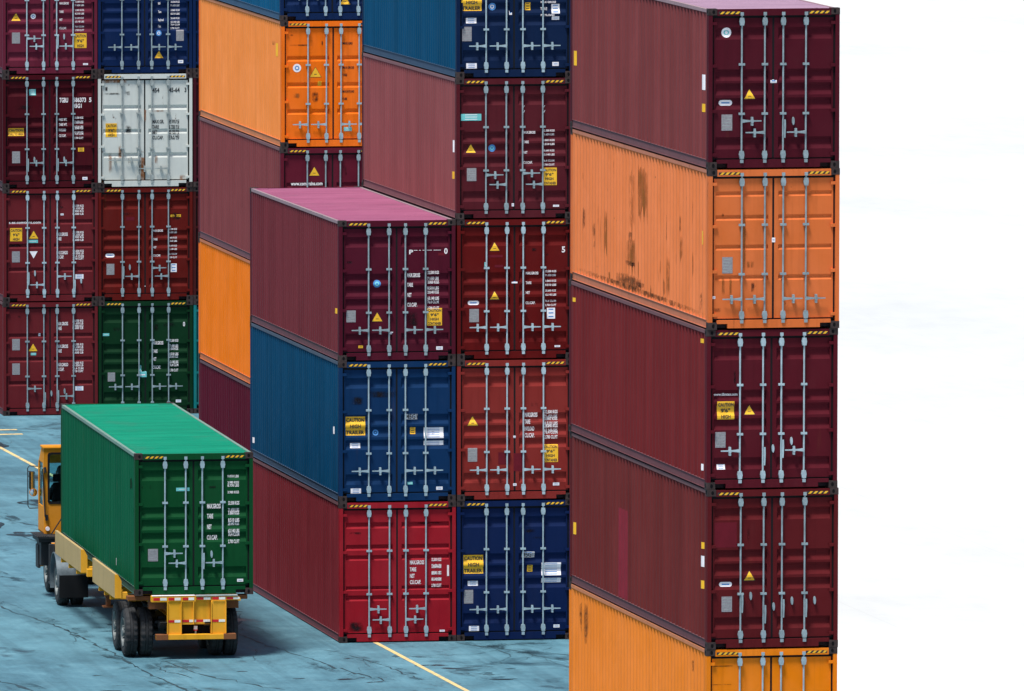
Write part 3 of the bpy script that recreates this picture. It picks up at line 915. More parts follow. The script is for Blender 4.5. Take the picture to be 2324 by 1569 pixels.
      items=[('cau', 738, -50, 884, 74, ["CAUTION", "HIGH", "TRAILER"]), ('circ', 960, 45, 27, BLUEP, WHTL), ('yl', 1195, 18, 1234, 72), ('wl', 772, 124, 847, 162), ('pl', 743, 186, 811, 288), ('wl', 772, 444, 848, 482), ('wl', 1390, 440, 1436, 468), ('wl', 1080, 75, 1100, 104),
             ('wl', 1385, 30, 1444, 98), ('wl', 1388, 118, 1442, 142), ('t', 1306, 72, 20, "TARE", 48), ('t', 1306, 22, 14, "MAX GROSS", 110), ('t', 1306, 114, 14, "PAYLOAD", 100)]),
 # stack D (right)
 dict(st='D', c=0, k=0, color='amber', kind=2, label="amber orange container lowest in the tall right hand stack", fr=(925, 1305, 350),
      items=[('dark', 945, 1410, 1130, 1416), ('dark', 945, 1528, 1120, 1534)],
      side=[("scrape_mark", 10.4, 11.0, 1.75, 2.7, ST_['rusty']), ("scrape_mark", 11.0, 11.3, 1.95, 2.7, ST_['darky']), ("scrape_mark", 1.2, 1.35, 2.35, 2.6, ST_['darky'])]),
 dict(st='D', c=0, k=1, color='umber', kind=1, label="brown container with a crimson paint patch on its side and on its door",
      handles=[('v', .85), ('v', .65), ('v', .75), ('v', .75)], fr=(905, 285, 350),
      items=[('red', 955, 495, 1100, 655), ('tri', 1184, 840, 60), ('pill', 988, 876, 1072, 906), ('pl', 1002, 968, 1070, 1066), ('dark', 1165, 535, 1185, 615), ('wl', 1306, 786, 1332, 800)],
      side=[("paint_patch", 7.0, 7.8, .17, 1.85, SIDE_RED), ("yellow_sticker", 11.72, 11.95, .95, 1.18, YEL), ("white_label", .42, .6, 1.45, 1.65, WHTL), ("yellow_sticker", .4, .62, 1.05, 1.2, YEL), ("yellow_sticker", .4, .55, 1.78, 1.9, YEL)]),
 dict(st='D', c=0, k=2, color='carmine', kind=1, label="red brown container directly below the weathered orange one",
      handles=[('l', .69), ('v', .62), ('v', .75), ('l', .69)], fr=(912, 780, 352),
      items=[('t', 964, 1204, 18, "www.tlimtex.com", 156), ('cau', 985, 1240, 1097, 1356, ["CAUTION", "9'6\"", "HIGH"]), ('tri', 1197, 1298, 56), ('pl', 972, 1436, 1040, 1536), ('wl', 984, 1644, 1038, 1676), ('dark', 1090, 1040, 1110, 1130)],
      side=[("yellow_sticker", 11.75, 11.95, 2.5, 2.58, YEL), ("yellow_sticker", .35, .6, 2.62, 2.7, YEL), ("white_label", .35, .5, .3, .42, WHTL)]),
 dict(st='D', c=0, k=3, color='old_orange', kind=4, label="weathered orange container with rust runs and dark scrapes in the tall right stack",
      handles=LOW(.54), fr=(920, -245, 352),
      items=[('pl', 1014, 316, 1082, 420), ('rust', 1168, 342, 1230, 388), ('rust', 1010, 440, 1034, 560), ('rust', 1060, 440, 1080, 570), ('dark', 1200, 478, 1228, 545), ('rust', 1150, 0, 1168, 430), ('dark', 952, 640, 1010, 668), ('rust', 985, 700, 1008, 716), ('dark', 1010, 36, 1028, 60), ('wl', 952, 565, 970, 582), ('wl', 1338, 195, 1360, 225)],
      side=[("rust_streak", 5.6, 8.2, .17, .5, ST_['rusty']), ("rust_streak", 5.2, 6.3, 1.3, 2.7, ST_['runy']), ("rust_streak", 8.9, 9.3, .3, 1.6, ST_['runy']), ("rust_streak", 9.9, 10.2, .5, 1.3, ST_['rusty']), ("rust_streak", 3.3, 3.7, .2, 1.1, ST_['runy']), ("rust_streak", .3, 11.9, .165, .30, ST_['rusty']), ("rust_streak", 6.5, 6.95, 1.0, 2.62, ST_['runy']), ("rust_streak", 6.65, 6.8, 2.1, 2.65, ST_['rusty']), ("rust_streak", 6.3, 7.3, .62, .75, ST_['darky']), ("rust_streak", 6.3, 7.2, .3, 1.25, ST_['runy']), ("rust_streak", 6.6, 7.1, 1.05, 1.3, ST_['rusty']), ("stencil_marks", 1.35, 1.5, 1.7, 2.3, ST_['darky']),
            ("scrape_mark", 10.95, 11.1, 1.0, 1.5, ST_['darky']), ("scrape_mark", 5.6, 6.5, .25, .42, ST_['darky']), ("yellow_strip", .5, .62, 1.5, 1.75, YEL), ("rust_streak", 4.9, 5.1, .2, .45, ST_['rusty']), ("rust_streak", .6, .8, .2, .65, ST_['darky']), ("rust_streak", 2.8, 2.95, .5, .65, ST_['rusty'])]),
 dict(st='D', c=0, k=4, color='dust_top', kind=1, label="dusty brown container on top of the tall right hand stack",
      handles=[('r', .86), ('l', .65), ('v', .75), ('l', .65)], fr=(1030, 60, 391),
      items=[('circ', 1166, 230, 36, WHTL, TEALP), ('tri', 1334, 668, 66), ('pill', 1112, 708, 1210, 748), ('pl', 1130, 810, 1208, 924), ('wl', 1484, 508, 1530, 590), ('wl', 1472, 602, 1514, 626)],
      side=[("yellow_sticker", 11.65, 11.95, 1.2, 1.48, YEL), ("white_label", .42, .6, 1.4, 1.68, WHTL), ("yellow_sticker", .4, .62, 1.0, 1.15, YEL)]),
]
for q in CONT:
    p_, a_, t_ = place(q['st'], q['c'], q['k'])
    container("shipping_container", q['label'], p_, a_, t_, q['color'], q.get('kind', 1), q.get('handles'), q.get('items', ()), q.get('fr', (0, 0, 1)),
              q.get('side', ()), q.get('rods'), "shipping containers stacked in the yard")

# ------------------------------------------------------------------ ground
def sstep(a, b, t):
    t = max(0, min(1, (t - a) / (b - a)))
    return t * t * (3 - 2 * t)
PROF = [(195, -.04), (207.03, .0167), (219.2, .0765), (236.66, .0738), (248.8, -.0005), (264.06, -.0745), (276.2, -.031), (295.1, -.0253), (307.3, -.0122), (330, 0)]
def gz(x, y):                       # world metres
    X, Y = x + OX, y + OY
    if Y <= PROF[0][0]:
        z = PROF[0][1] * max(0, 1 - (PROF[0][0] - Y) / 60)
    elif Y >= PROF[-1][0]:
        z = 0
    else:
        for (a, za), (b, zb) in zip(PROF, PROF[1:]):
            if a <= Y <= b:
                z = za + (zb - za) * (Y - a) / (b - a)
                break
    return z * sstep(37.9, 39.7, X) * (1 - sstep(60, 90, X)) - .013
def grid(xs, ys, f, dz=0.0):
    b = MB()
    nx = len(xs)
    vs_ = [(x, y, f(x, y) + dz) for y in ys for x in xs]
    fs = [(j * nx + i, j * nx + i + 1, (j + 1) * nx + i + 1, (j + 1) * nx + i) for j in range(len(ys) - 1) for i in range(nx - 1)]
    return b.add(vs_, fs)
t = NT("yard_pavement")
base1, base2 = (0.050, 0.142, 0.188), (0.105, 0.252, 0.315)
n1 = t.noise(t.pos((.16, .13, 1)), 1, 7, .66)
n2 = t.noise(t.pos((.8, .6, 1), (3, 1, 0)), 1, 7, .7, .5)
n3 = t.noise(t.pos((9, 5, 1)), 1, 6, .8)
c = t.mix(t.ramp(n1, .34, .66), base1, base2)
c = t.mix(t.ramp(n2, .46, .68, 0, .6), c, tuple(x * .62 for x in base1))
c = t.mix(t.ramp(n2, .46, .34, 0, .45), c, (.15, .31, .37))
c = t.mix(t.ramp(n3, .5, .75, 0, .4), c, (.14, .29, .35))
c = t.mix(t.ramp(n3, .46, .3, 0, .35), c, (.03, .085, .115))
wv = t.noise(t.pos((1.9, .03, 1), (4, 4, 0)), 1, 4, .7)                   # faint wheel tracks along the lanes
c = t.mix(t.ramp(wv, .50, .66, 0, .38), c, (.03, .085, .115))
c = t.mix(t.ramp(wv, .46, .34, 0, .20), c, (.15, .31, .37))
# oil and damp stains
n4 = t.noise(t.pos((.22, .16, 1), (11, 5, 0)), 1, 5, .6, .6)
n5 = t.noise(t.pos((1.0, .6, 1), (2, 8, 0)), 1, 6, .66, .8)
stn = t.math('ADD', t.math('MULTIPLY', n4, .5), t.math('MULTIPLY', n5, .5))
sm = t.ramp(stn, .555, .64, 0, .8)
c = t.mix(sm, c, (0.014, 0.040, 0.056))
# cracks: edges of warped cells, broken up
nw = t.n("ShaderNodeTexNoise")
nw.inputs["Scale"].default_value = .55
nw.inputs["Detail"].default_value = 5
t.l(t.pos((1, .5, 1)), nw.inputs["Vector"])
add = t.n("ShaderNodeVectorMath", operation='MULTIPLY_ADD')
t.l(nw.outputs["Color"], add.inputs[0])
add.inputs[1].default_value = (1.6, 1.6, 0)
t.l(t.pos((.24, .085, 0)), add.inputs[2])
vo = t.n("ShaderNodeTexVoronoi", feature='DISTANCE_TO_EDGE')
vo.inputs["Scale"].default_value = 1.0
t.l(add.outputs[0], vo.inputs["Vector"])
ck = t.ramp(vo.outputs["Distance"], .002, .008, 1, 0)
ckm = t.math('MULTIPLY', ck, t.ramp(t.noise(t.pos((.35, .15, 1), (5, 2, 0)), 1, 4, .6), .5, .66))
c = t.mix(t.math('MULTIPLY', ckm, .55), c, (0.02, 0.045, 0.06))
t.set("Base Color", c)
t.set("Roughness", t.ramp(sm, 0, .8, .62, .34))
t.set("Specular IOR Level", .5)
t.bump(t.math('SUBTRACT', n3, t.math('MULTIPLY', ckm, .6)), .3, .02)
M_GROUND = t.m
xs = [-4000, -1500, -600, -250, -100, -50, -30, -16, -10, -6] + [-3 + .4 * i for i in range(9)] + [1.5 + 2 * i for i in range(12)] + [30, 50, 75, 100, 120, 200, 500, 1500, 4000]
ys = [-1500, -400, -236, -150, -100, -60, -50, -44.5, -41, -35, -28.97, -22, -16.8, -10, -5, .66, 4, 8, 12.8, 20, 28.06, 34, 40.2, 50, 59.1, 65, 71.3, 80, 94, 130, 200, 400, 900, 2000, 5000]
g_ = put("ground", grid(xs, ys, gz), [M_GROUND])
g_['kind'] = 'structure'

# added pale apron, made up to render nearly white beyond the last stack
t = NT("added_apron_white")
n1 = t.noise(t.pos((.08, .04, 1)), 1, 6, .6)
n2 = t.noise(t.pos((1.2, .5, 1)), 1, 6, .68)
c = t.mix(t.ramp(n1, .3, .7), (.52, .53, .52), (.66, .66, .64))
c = t.mix(t.ramp(n2, .45, .75, 0, .3), c, (.40, .41, .41))
bk = t.n("ShaderNodeTexBrick")
bk.offset = 0
for k_, v_ in (("Scale", 1.0), ("Mortar Size", .02), ("Brick Width", 6.0), ("Row Height", 6.0)):
    bk.inputs[k_].default_value = v_
bk.inputs["Color1"].default_value = bk.inputs["Color2"].default_value = (0, 0, 0, 1)
bk.inputs["Mortar"].default_value = (1, 1, 1, 1)
t.l(t.pos((1, 1, 1)), bk.inputs["Vector"])
c = t.mix(t.math('MULTIPLY', bk.outputs["Fac"], .12), c, (.3, .3, .3))
t.set("Base Color", c)
t.set("Roughness", .7)
xs2 = [5.6, 8, 12, 16, 20, 30, 50, 75, 100, 200, 700]
APX = lambda x, y: x + max(0, y + 10) * .12
apb = grid(xs2, [y for y in ys if -236 <= y <= 900], gz, .004)
apb.v = [(APX(x, y), y, gz(APX(x, y), y) + .004) for x, y, z in apb.v]
ap = put("added_pale_apron", apb, [t.m])
ap['kind'] = 'structure'

# painted yard lines
def ribbon(pts, wd, dz=.005):
    b = MB()
    vs_ = []
    P2 = []
    for (a, c_) in zip(pts, pts[1:]):
        n = max(1, int(abs(c_[1] - a[1]) / 1.0))
        for i in range(n):
            P2.append((a[0] + (c_[0] - a[0]) * i / n, a[1] + (c_[1] - a[1]) * i / n))
    P2.append(pts[-1])
    for i, p in enumerate(P2):
        q0, q1 = P2[max(0, i - 1)], P2[min(len(P2) - 1, i + 1)]
        d = Vector((q1[0] - q0[0], q1[1] - q0[1], 0)).normalized()
        nrm = Vector((-d.y, d.x, 0)) * (wd[i % len(wd)] if isinstance(wd, list) else wd) / 2
        for s_ in (1, -1):
            x, y = p[0] + nrm.x * s_, p[1] + nrm.y * s_
            vs_.append((x, y, gz(x, y) + dz))
    b.add(vs_, [(2 * i, 2 * i + 1, 2 * i + 3, 2 * i + 2) for i in range(len(P2) - 1)])
    return b
t = NT("worn_line_paint")
n1 = t.noise(t.pos((6, 3, 1)), 1, 6, .7)
t.set("Base Color", t.mix(t.ramp(n1, .5, .68, 0, .8), (.72, .52, .22), (.2, .22, .22)))
t.set("Roughness", .6)
M_LINE = t.m
def W_(x, y):
    return (x - OX, y - OY)
for nm, pts, wd in (("painted_line", [W_(39.45, 300), W_(39.85, 279.4), W_(40.35, 256), W_(40.70, 237.1), W_(40.90, 227), W_(41.1, 212)], .105),
                    ("painted_line", [W_(39.4, 290.87), W_(40.87, 290.93)], .28), ("painted_line", [W_(39.4, 289.5), W_(40.83, 289.6)], .28),
                    ("painted_line", [W_(40.35, 282.9), W_(40.8, 282.4), W_(41.3, 281.9)], .6)):
    b = MB()
    if pts[0][1] - pts[-1][1] < 3:      # short bars across
        n = 8
        vs_ = []
        for i in range(n + 1):
            x = pts[0][0] + (pts[-1][0] - pts[0][0]) * i / n
            y = pts[0][1] + (pts[-1][1] - pts[0][1]) * i / n
            vs_ += [(x, y - wd / 2, gz(x, y - wd / 2) + .005), (x, y + wd / 2, gz(x, y + wd / 2) + .005)]
        b.add(vs_, [(2 * i, 2 * i + 2, 2 * i + 3, 2 * i + 1) for i in range(n)])
    else:
        b = ribbon(pts, wd)
    o = put(nm, b, [M_LINE])
    o['kind'] = 'structure'

# cracks and oil stains that can be told apart
M_CRACK = plain("crack_tar", (.020, .048, .062), .55, 0, .3, 5)
t = NT("oil_stain")
n1 = t.noise(t.pos((2.6, 1.8, 1), (7, 1, 0)), 1, 6, .72, .4)
t.set("Base Color", t.mix(n1, (.008, .020, .027), (.02, .045, .058)))
t.set("Alpha", t.ramp(n1, .38, .54, 0, .93))
t.set("Roughness", .35)
M_OIL = t.m
rn = random.Random(3)
cracks = MB()
def crack(pts, wd):
    P2 = []
    for a, c_ in zip(pts, pts[1:]):
        L_ = math.hypot(c_[0] - a[0], c_[1] - a[1])
        n = max(2, int(L_ / .28))
        for i in range(n):
            t_ = i / n
            P2.append((a[0] + (c_[0] - a[0]) * t_ + rn.gauss(0, .035), a[1] + (c_[1] - a[1]) * t_ + rn.gauss(0, .12)))
    P2.append(pts[-1])
    vs_ = []
    for i, p in enumerate(P2):
        q0, q1 = P2[max(0, i - 1)], P2[min(len(P2) - 1, i + 1)]
        d = Vector((q1[0] - q0[0], q1[1] - q0[1], 0)).normalized()
        ww = .38 * wd * abs(rn.gauss(1, .9)) * (0.15 if i in (0, len(P2) - 1) else 1)
        for s_ in (1, -1):
            x, y = p[0] - d.y * ww / 2 * s_, p[1] + d.x * ww / 2 * s_
            vs_.append((x, y, gz(x, y) + .0045))
    cracks.add(vs_, [(2 * i, 2 * i + 1, 2 * i + 3, 2 * i + 2) for i in range(len(P2) - 1)])
CR = [([W_(33.3, 252), W_(34.21, 246.2), W_(34.9, 241), W_(35.15, 236.5), W_(35.3, 232), W_(35.6, 228)], .10),
      ([W_(35.9, 234.6), W_(36.35, 231.5), W_(36.9, 229.8), W_(37.5, 228.6)], .09),
      ([W_(38.1, 246), W_(38.3, 240), W_(38.5, 237), W_(38.9, 234), W_(39.2, 231.5), W_(39.7, 229)], .07),
      ([W_(42.3, 236.4), W_(42.9, 235.2), W_(43.4, 234.4), W_(44.0, 233.8), W_(44.4, 233.1)], .09),
      ([W_(42.8, 235.6), W_(43.3, 235.9), W_(44.3, 236.0)], .05), ([W_(43.2, 234.5), W_(43.6, 233.0), W_(44.3, 232.2)], .04),
      ([W_(40.6, 234), W_(41.4, 233.6), W_(42.4, 234.2), W_(43.0, 234.8)], .03), ([W_(39.4, 235.5), W_(39.9, 233.5), W_(40.2, 231.2), W_(40.35, 229.3)], .04),
      ([W_(36.9, 262), W_(37.6, 257), W_(37.8, 252), W_(38.4, 249)], .06), ([W_(36.5, 272), W_(37.2, 266), W_(38.1, 262.5)], .10),
      ([W_(32.0, 231.8), W_(32.5, 229.5), W_(32.9, 227)], .12), ([W_(33.8, 262), W_(34.8, 257), W_(35.2, 252.5), W_(36.2, 250.5)], .05),
      ([W_(36.1, 284), W_(37.8, 283), W_(39.2, 284.5)], .14), ([W_(37.9, 240), W_(38.6, 242), W_(39.3, 247)], .04)]
for pts, wd in CR:
    crack(pts, wd)
    for _ in range(1):
        i = rn.randrange(len(pts) - 1)
        s_ = pts[i]
        crack([s_, (s_[0] + rn.uniform(-.5, .8), s_[1] - rn.uniform(.8, 2.4)), (s_[0] + rn.uniform(-.9, 1.2), s_[1] - rn.uniform(2.5, 4))], wd * .45)
t = NT("damp_smudge")
tc = t.n("ShaderNodeUVMap")
n1 = t.noise(t.pos((2.2, 1.1, 1)), 1, 6, .7, .6)
n2 = t.noise(t.pos((.5, .3, 1), (3, 3, 0)), 1, 3, .5)
t.set("Alpha", t.math('MULTIPLY', t.ramp(n1, .47, .62, 0, .75), t.ramp(n2, .42, .58)))
t.set("Base Color", (.016, .046, .062))
t.set("Roughness", .5)
sm_b = MB()
for pts, wd in CR:
    r_ = ribbon(pts, [wd * 4.5 + .22 + .12 * math.sin(i_ * 1.7) for i_ in range(9)], .0032)
    sm_b.add(r_.v, r_.f)
o = put("damp_smudges", sm_b, [t.m])
o['kind'] = 'structure'
o = put("pavement_cracks", cracks, [M_CRACK])
o['kind'] = 'structure'
oil = MB()
def blob(cx, cy, rx, ry):
    n = 22
    ring = []
    ph = [rn.uniform(0, 6.28) for _ in range(5)]
    for i in range(n):
        t_ = 2 * math.pi * i / n
        k_ = 1 + sum(.16 / (j + 1) ** .5 * math.sin((j + 2) * t_ + ph[j]) for j in range(5))
        x, y = cx + rx * k_ * math.cos(t_), cy + ry * k_ * math.sin(t_)
        ring.append((x, y, gz(x, y) + .0035 + .0002 * len(oil.f) / 10))
    oil.add(ring, [tuple(range(n))])
for x, y, a, b_ in ((41.05, 232.0, .30, .16), (41.35, 231.35, .22, .13), (41.55, 231.0, .2, .10), (41.75, 230.3, .26, .16), (41.95, 230.0, .18, .08), (42.05, 231.6, .2, .05), (42.5, 231.1, .12, .06), (42.0, 229.1, .28, .12),
                    (39.6, 233.6, .1, .05), (39.05, 229.95, .32, .12), (39.4, 229.1, .2, .07), (34.05, 229.0, .22, .10), (34.35, 229.9, .14, .06), (34.2, 231.9, .12, .05), (38.1, 230.6, .14, .06), (37.2, 232.2, .12, .05),
                    (38.5, 270.4, .5, .8), (38.9, 288.9, .35, .5), (39.3, 286.6, .7, 1.1), (38.2, 284.6, .8, 1.0), (39.9, 276.9, .6, 1.3), (36.5, 265, .5, .9), (37.0, 262.5, .35, .5), (41.9, 285.4, .6, .9), (37.2, 279, .7, 1.4)):
    blob(x - OX, y - OY, a, b_)
o = put("oil_stains", oil, [M_OIL])
o['kind'] = 'structure'

# ------------------------------------------------------------------ truck
TX, TY, TZ = 35.41993 - OX, 234.873503 - OY, 1.302312
TA, TT = -.018948, .003659
cont_t = container("shipping_container", "green container with a bright green roof riding on the yellow trailer", (TX, TY, TZ), TA, TT, 'lane_green', 1,
                   [('r', .85), ('l', .65), ('v', .72), ('l', .65)],
                   [('pl', 782, 820, 834, 885), ('wl', 1250, 983, 1282, 998), ('tl', 930, 502, 1000, 520), ('dark', 1100, 495, 1145, 508), ('dark', 748, 490, 756, 505), ('dark', 792, 485, 798, 508), ('dark', 908, 488, 914, 510)]
                   + [('t', x_, y_, 13, s_, 60) for x_, y_, s_ in ((1200, 452, "9.010 LBS"), (1200, 484, "3.980 KGS"), (1200, 500, "8.770 LBS"), (1200, 535, "3.980 KGS"))]
                   + wt(1080, 1195, 80, 68, (600, 652, 708, 764), 24), fr=(712, 322, 255),
                   side=[("side_scrape", .28, .42, 1.55, 1.8, WHTL), ("side_scrape", 3.0, 3.1, .3, .5, WHTL), ("side_stain", .5, .9, 2.05, 2.35, PM['bottle_green'])])
YM = paint("trailer_yellow", (.78, .36, .02), rust=.3, seed=2.2, dust=.2)
YB = paint("faded_board_yellow", (.42, .30, .135), rust=.3, seed=8.1, dust=.25, streak=.3)
YC = paint("cab_yellow", (.62, .235, .012), rust=.15, seed=4.4, dust=.15, rough=.4)
RB = paint("rusty_brown_steel", (.20, .075, .03), rust=.5, seed=6.6)
BK = plain("black_chassis_steel", (.013, .015, .018), .6, 0, .3)
GR = plain("grey_fender_steel", (.10, .13, .15), .45, .2, .3)
TYR = plain("tyre_rubber", (.016, .017, .019), .8, 0, .25, 12)
RIM = plain("painted_rim", (.13, .15, .15), .5, .1, .3, 5)
TRD = plain("reflective_red", alb((170, 14, 34)), .4)
TWH = plain("reflective_white", alb((225, 225, 220)), .4)
TBR = thing("container_trailer", "yellow trailer with tan side boards under the green container", "trailer", (TX, TY, 0))
TBR.rotation_euler = (0, 0, TA)
GZ0 = -TZ + .006                   # the ground in trailer z (z = 0 at the container's underside)
SH = TZ
def tp(name, b, mats, parent=TBR, bev=None, sm=None):
    b.v = [(x, y, z + SH) for x, y, z in b.v]
    o_ = put(name, b, mats, parent)
    if sm:
        smooth(o_, sm)
    if bev:
        bevel(o_, bev)
    return o_
# main frame
b = MB()
for x in (.80, 1.52):
    b.box(x, x + .12, .02, 11.2, -.17, -.135)
    b.box(x + .05, x + .07, .02, 11.2, -.52, -.17)
    b.box(x, x + .12, .02, 11.2, -.55, -.52)
for y in (1.8, 3.4, 5.0, 6.4, 7.8, 9.2, 10.4):
    b.box(.10, 2.34, y, y + .10, -.30, -.16)
for y in (2.6, 4.2, 5.6, 7.2, 8.6):
    b.box(.93, 1.51, y, y + .08, -.42, -.25)
tp("chassis_frame", b, [YM], bev=.006)
for y0, y1 in ((.03, .34), (11.82, 12.14)):
    b = MB()
    b.box(-.14, 2.33, y0 + .06, y1, -.115, -.028)
    b.box(.30, 2.15, y0 + .08, y1 - .02, -.30, -.115)
    tp("bolster", b, [RB], bev=.006)
b = MB()
b.box(.93, 1.51, 11.0, 11.9, -.42, -.30)
tp("coupler_plate", b, [BK])
# side boards on their brackets
for y0, y1 in ((.55, 4.15), (6.05, 10.4)):
    b = MB()
    b.box(-.345, -.325, y0, y1, -.11, .385)
    b.prism([(-.325, .36), (-.325, .385), (-.29, .385), (-.215, .25), (-.215, .23), (-.30, .36)], 1, y0 + .01, y1 - .01)
    o_ = tp("side_board", b, [YB], bev=.004)
    for yy in (y0 - .004, y1 - .02):
        b = MB()
        b.prism([(-.345, -.11), (-.205, -.11), (-.205, .24), (-.275, .37), (-.345, .384)], 1, yy, yy + .024)
        if yy < y1 - 1:
            b.box(-.325, -.08, yy + .024, yy + .15, -.11, .01)
        tp("board_end", b, [YM], bev=.004)
    for yy in (y0 + .9, (y0 + y1) / 2, y1 - .9):
        b = MB()
        b.box(-.325, .12, yy, yy + .07, -.22, -.12)
        tp("board_bracket", b, [YM], bev=.004)
b = MB()
b.box(-.30, .12, 5.35, 5.5, -.13, .03)
tp("tie_bracket", b, [YM], bev=.006)
# landing gear
for x in (.28, 1.98):
    b = MB()
    b.box(x, x + .14, 6.9, 7.05, -.72, -.28)
    b.box(x + .02, x + .12, 6.92, 7.03, -.90, -.72)
    b.box(x - .05, x + .19, 6.84, 7.11, -.935, -.90)
    b.tube([(x + .07, 7.05, -.70), (x + .07, 7.9, -.34)], .025, 6)
    tp("landing_leg", b, [RB], bev=.006)
# rear frame
b = MB()
b.box(.32, 1.235, -.14, .02, -.135, -.012)
b.prism([(1.235, -.03), (2.10, -.03), (2.16, -.075), (2.16, -.13), (2.11, -.13), (2.09, -.115), (1.235, -.115)], 1, -.12, .02)
b.box(.645, .935, -.13, .0, -.80, -.135)
b.box(.95, 1.20, -.10, .0, -.605, -.135)
b.box(1.20, 1.535, -.075, .0, -.605, -.115)
b.box(1.55, 1.86, -.13, .0, -.80, -.115)
for x in (.645, .925, 1.18, 1.545, 1.845):
    b.box(x, x + .018, -.152, -.0, -.79 if x < .93 or x > 1.5 else -.60, -.14)
b.box(.41, 2.06, -.18, -.02, -.905, -.80)
o_ = tp("rear_frame", b, [YM], bev=.006)
b = MB()
b.box(.41, .66, -.186, -.0, -.91, -.797)
b.box(1.80, 2.06, -.186, -.0, -.91, -.797)
tp("worn_bumper_end", b, [RB], bev=.006)
b = MB()
b.box(1.24, 2.10, -.14, .02, -.028, -.006)
tp("top_plate", b, [GALVD], bev=.004)
b = MB()
b.box(.34, 1.22, -.145, .02, -.011, -.004)
tp("top_edge", b, [WHT])
def tape(xa, xb, z0, z1, y, n):
    b = MB()
    for i in range(n):
        a = xa + (xb - xa) * i / n
        c_ = xa + (xb - xa) * (i + 1) / n
        b.box(a + .003, c_ - .003, y - .003, y, z0, z1, i % 2)
    tp("reflective_tape", b, [TRD, TWH])
tape(.355, .635, -.10, -.045, -.142, 2)
tape(.665, .92, -.10, -.045, -.154, 2)
tape(.96, 1.20, -.10, -.045, -.142, 2)
tape(1.25, 1.54, -.095, -.045, -.122, 2)
tape(1.57, 1.84, -.095, -.045, -.154, 2)
tape(1.87, 2.14, -.095, -.05, -.122, 2)
tape(.665, .92, -.555, -.505, -.132, 2)
tape(.955, 1.535, -.555, -.505, -.103, 4)
tape(1.57, 1.84, -.555, -.505, -.132, 2)
b = MB()
b.box(.93, 1.55, .02, .06, -.80, -.605)  # black plate painting the shade inside the rear opening
tp("rear_opening_shade", b, [DARK])
b = MB()
b.tube([(1.245, -.02, -.80), (1.245, -.02, -.73)], .018, 8, 1)
b.tube([(1.245, -.02, -.73), (1.245, -.02, -.64)], .040, 10, 0)
b.tube([(1.245, -.02, -.735), (1.245, -.02, -.712)], .042, 10, 2)
tp("plate_lamp", b, [WHTL, GALV, TRD])
# wheels
def tyre_mb(x0, x1, r, cy, cz):
    n = 96
    wd = x1 - x0
    prof = [(0.02, r * .58), (.004, r * .66), (0, r * .82), (.012, r * .945), (.035, r), (wd * .36, r * 1.003), (wd * .40, r * .975), (wd * .44, r * 1.003),
            (wd * .56, r * 1.003), (wd * .60, r * .975), (wd * .64, r * 1.003), (wd - .035, r), (wd - .012, r * .945), (wd, r * .82), (wd - .004, r * .66), (wd - .02, r * .58)]
    b_ = MB()
    b_.lathe_x(prof, x0, cy, cz, n, 0, lambda j, k: (-.022 if (k // 2) % 2 and j in (3, 4, 11, 12) else 0))
    return b_
def rim_mb(x0, x1, r, cy, cz, outer):
    b_ = MB()
    s_ = 1 if outer < 0 else -1
    xe = x0 if outer < 0 else x1
    b_.lathe_x([(0 * s_, r * .60), (.006 * s_, r * .57), (.05 * s_, r * .54), (.10 * s_, r * .50), (.105 * s_, r * .36), (.04 * s_, r * .30), (.03 * s_, r * .20), (-.01 * s_, r * .18), (-.02 * s_, r * .10), (-.02 * s_, 0.001)], xe, cy, cz, 32)
    b_.lathe_x([(0.02, r * .60), (x1 - x0 - .02, r * .60)], x0, cy, cz, 32)
    for i in range(8):
        a = i * math.pi / 4
        yy, zz = cy + r * .25 * math.cos(a), cz + r * .25 * math.sin(a)
        b_.tube([(xe + .04 * s_, yy, zz), (xe - .005 * s_, yy, zz)], .014, 6)
    return b_
def wheel(parent, x0, x1, r, cy, cz, outer):
    w_ = bpy.data.objects.new("wheel", None)
    COL.objects.link(w_)
    w_.parent = parent
    a = tp("tyre", tyre_mb(x0, x1, r, cy, cz), [TYR], w_, sm=30)
    c_ = tp("rim", rim_mb(x0, x1, r, cy, cz, outer), [RIM], w_, sm=35)
WR = .50
for cy in (.66, 1.98):
    cz = -TZ + .004 + WR * 1.0 - .012
    wheel(TBR, -.17, .10, WR, cy, cz, -1)
    wheel(TBR, .14, .41, WR, cy, cz, 1)
    wheel(TBR, 1.59, 1.86, WR, cy, cz, -1)
    wheel(TBR, 1.89, 2.16, WR, cy, cz, 1)
    b = MB()
    b.tube([(.1, cy, cz), (1.9, cy, cz)], .075, 12)
    for x in (.55, 1.35):
        b.box(x, x + .12, cy - .1, cy + .1, cz, cz + .32)
    tp("axle", b, [BK], sm=35)
b = MB()
for x in (.50, 1.42):
    b.prism([(-.15, -.55), (2.9, -.55), (2.6, -.72), (1.6, -.66), (1.32, -.78), (1.0, -.66), (.1, -.70)], 0, x, x + .16)
b.box(.45, 1.6, .35, 2.5, -.62, -.56)
tp("suspension", b, [BK], bev=.01)
b = MB()
b.tube([(.45, 3.1, -.62), (.45, 4.0, -.62)], .14, 14)
tp("air_tank", b, [BK], sm=35)

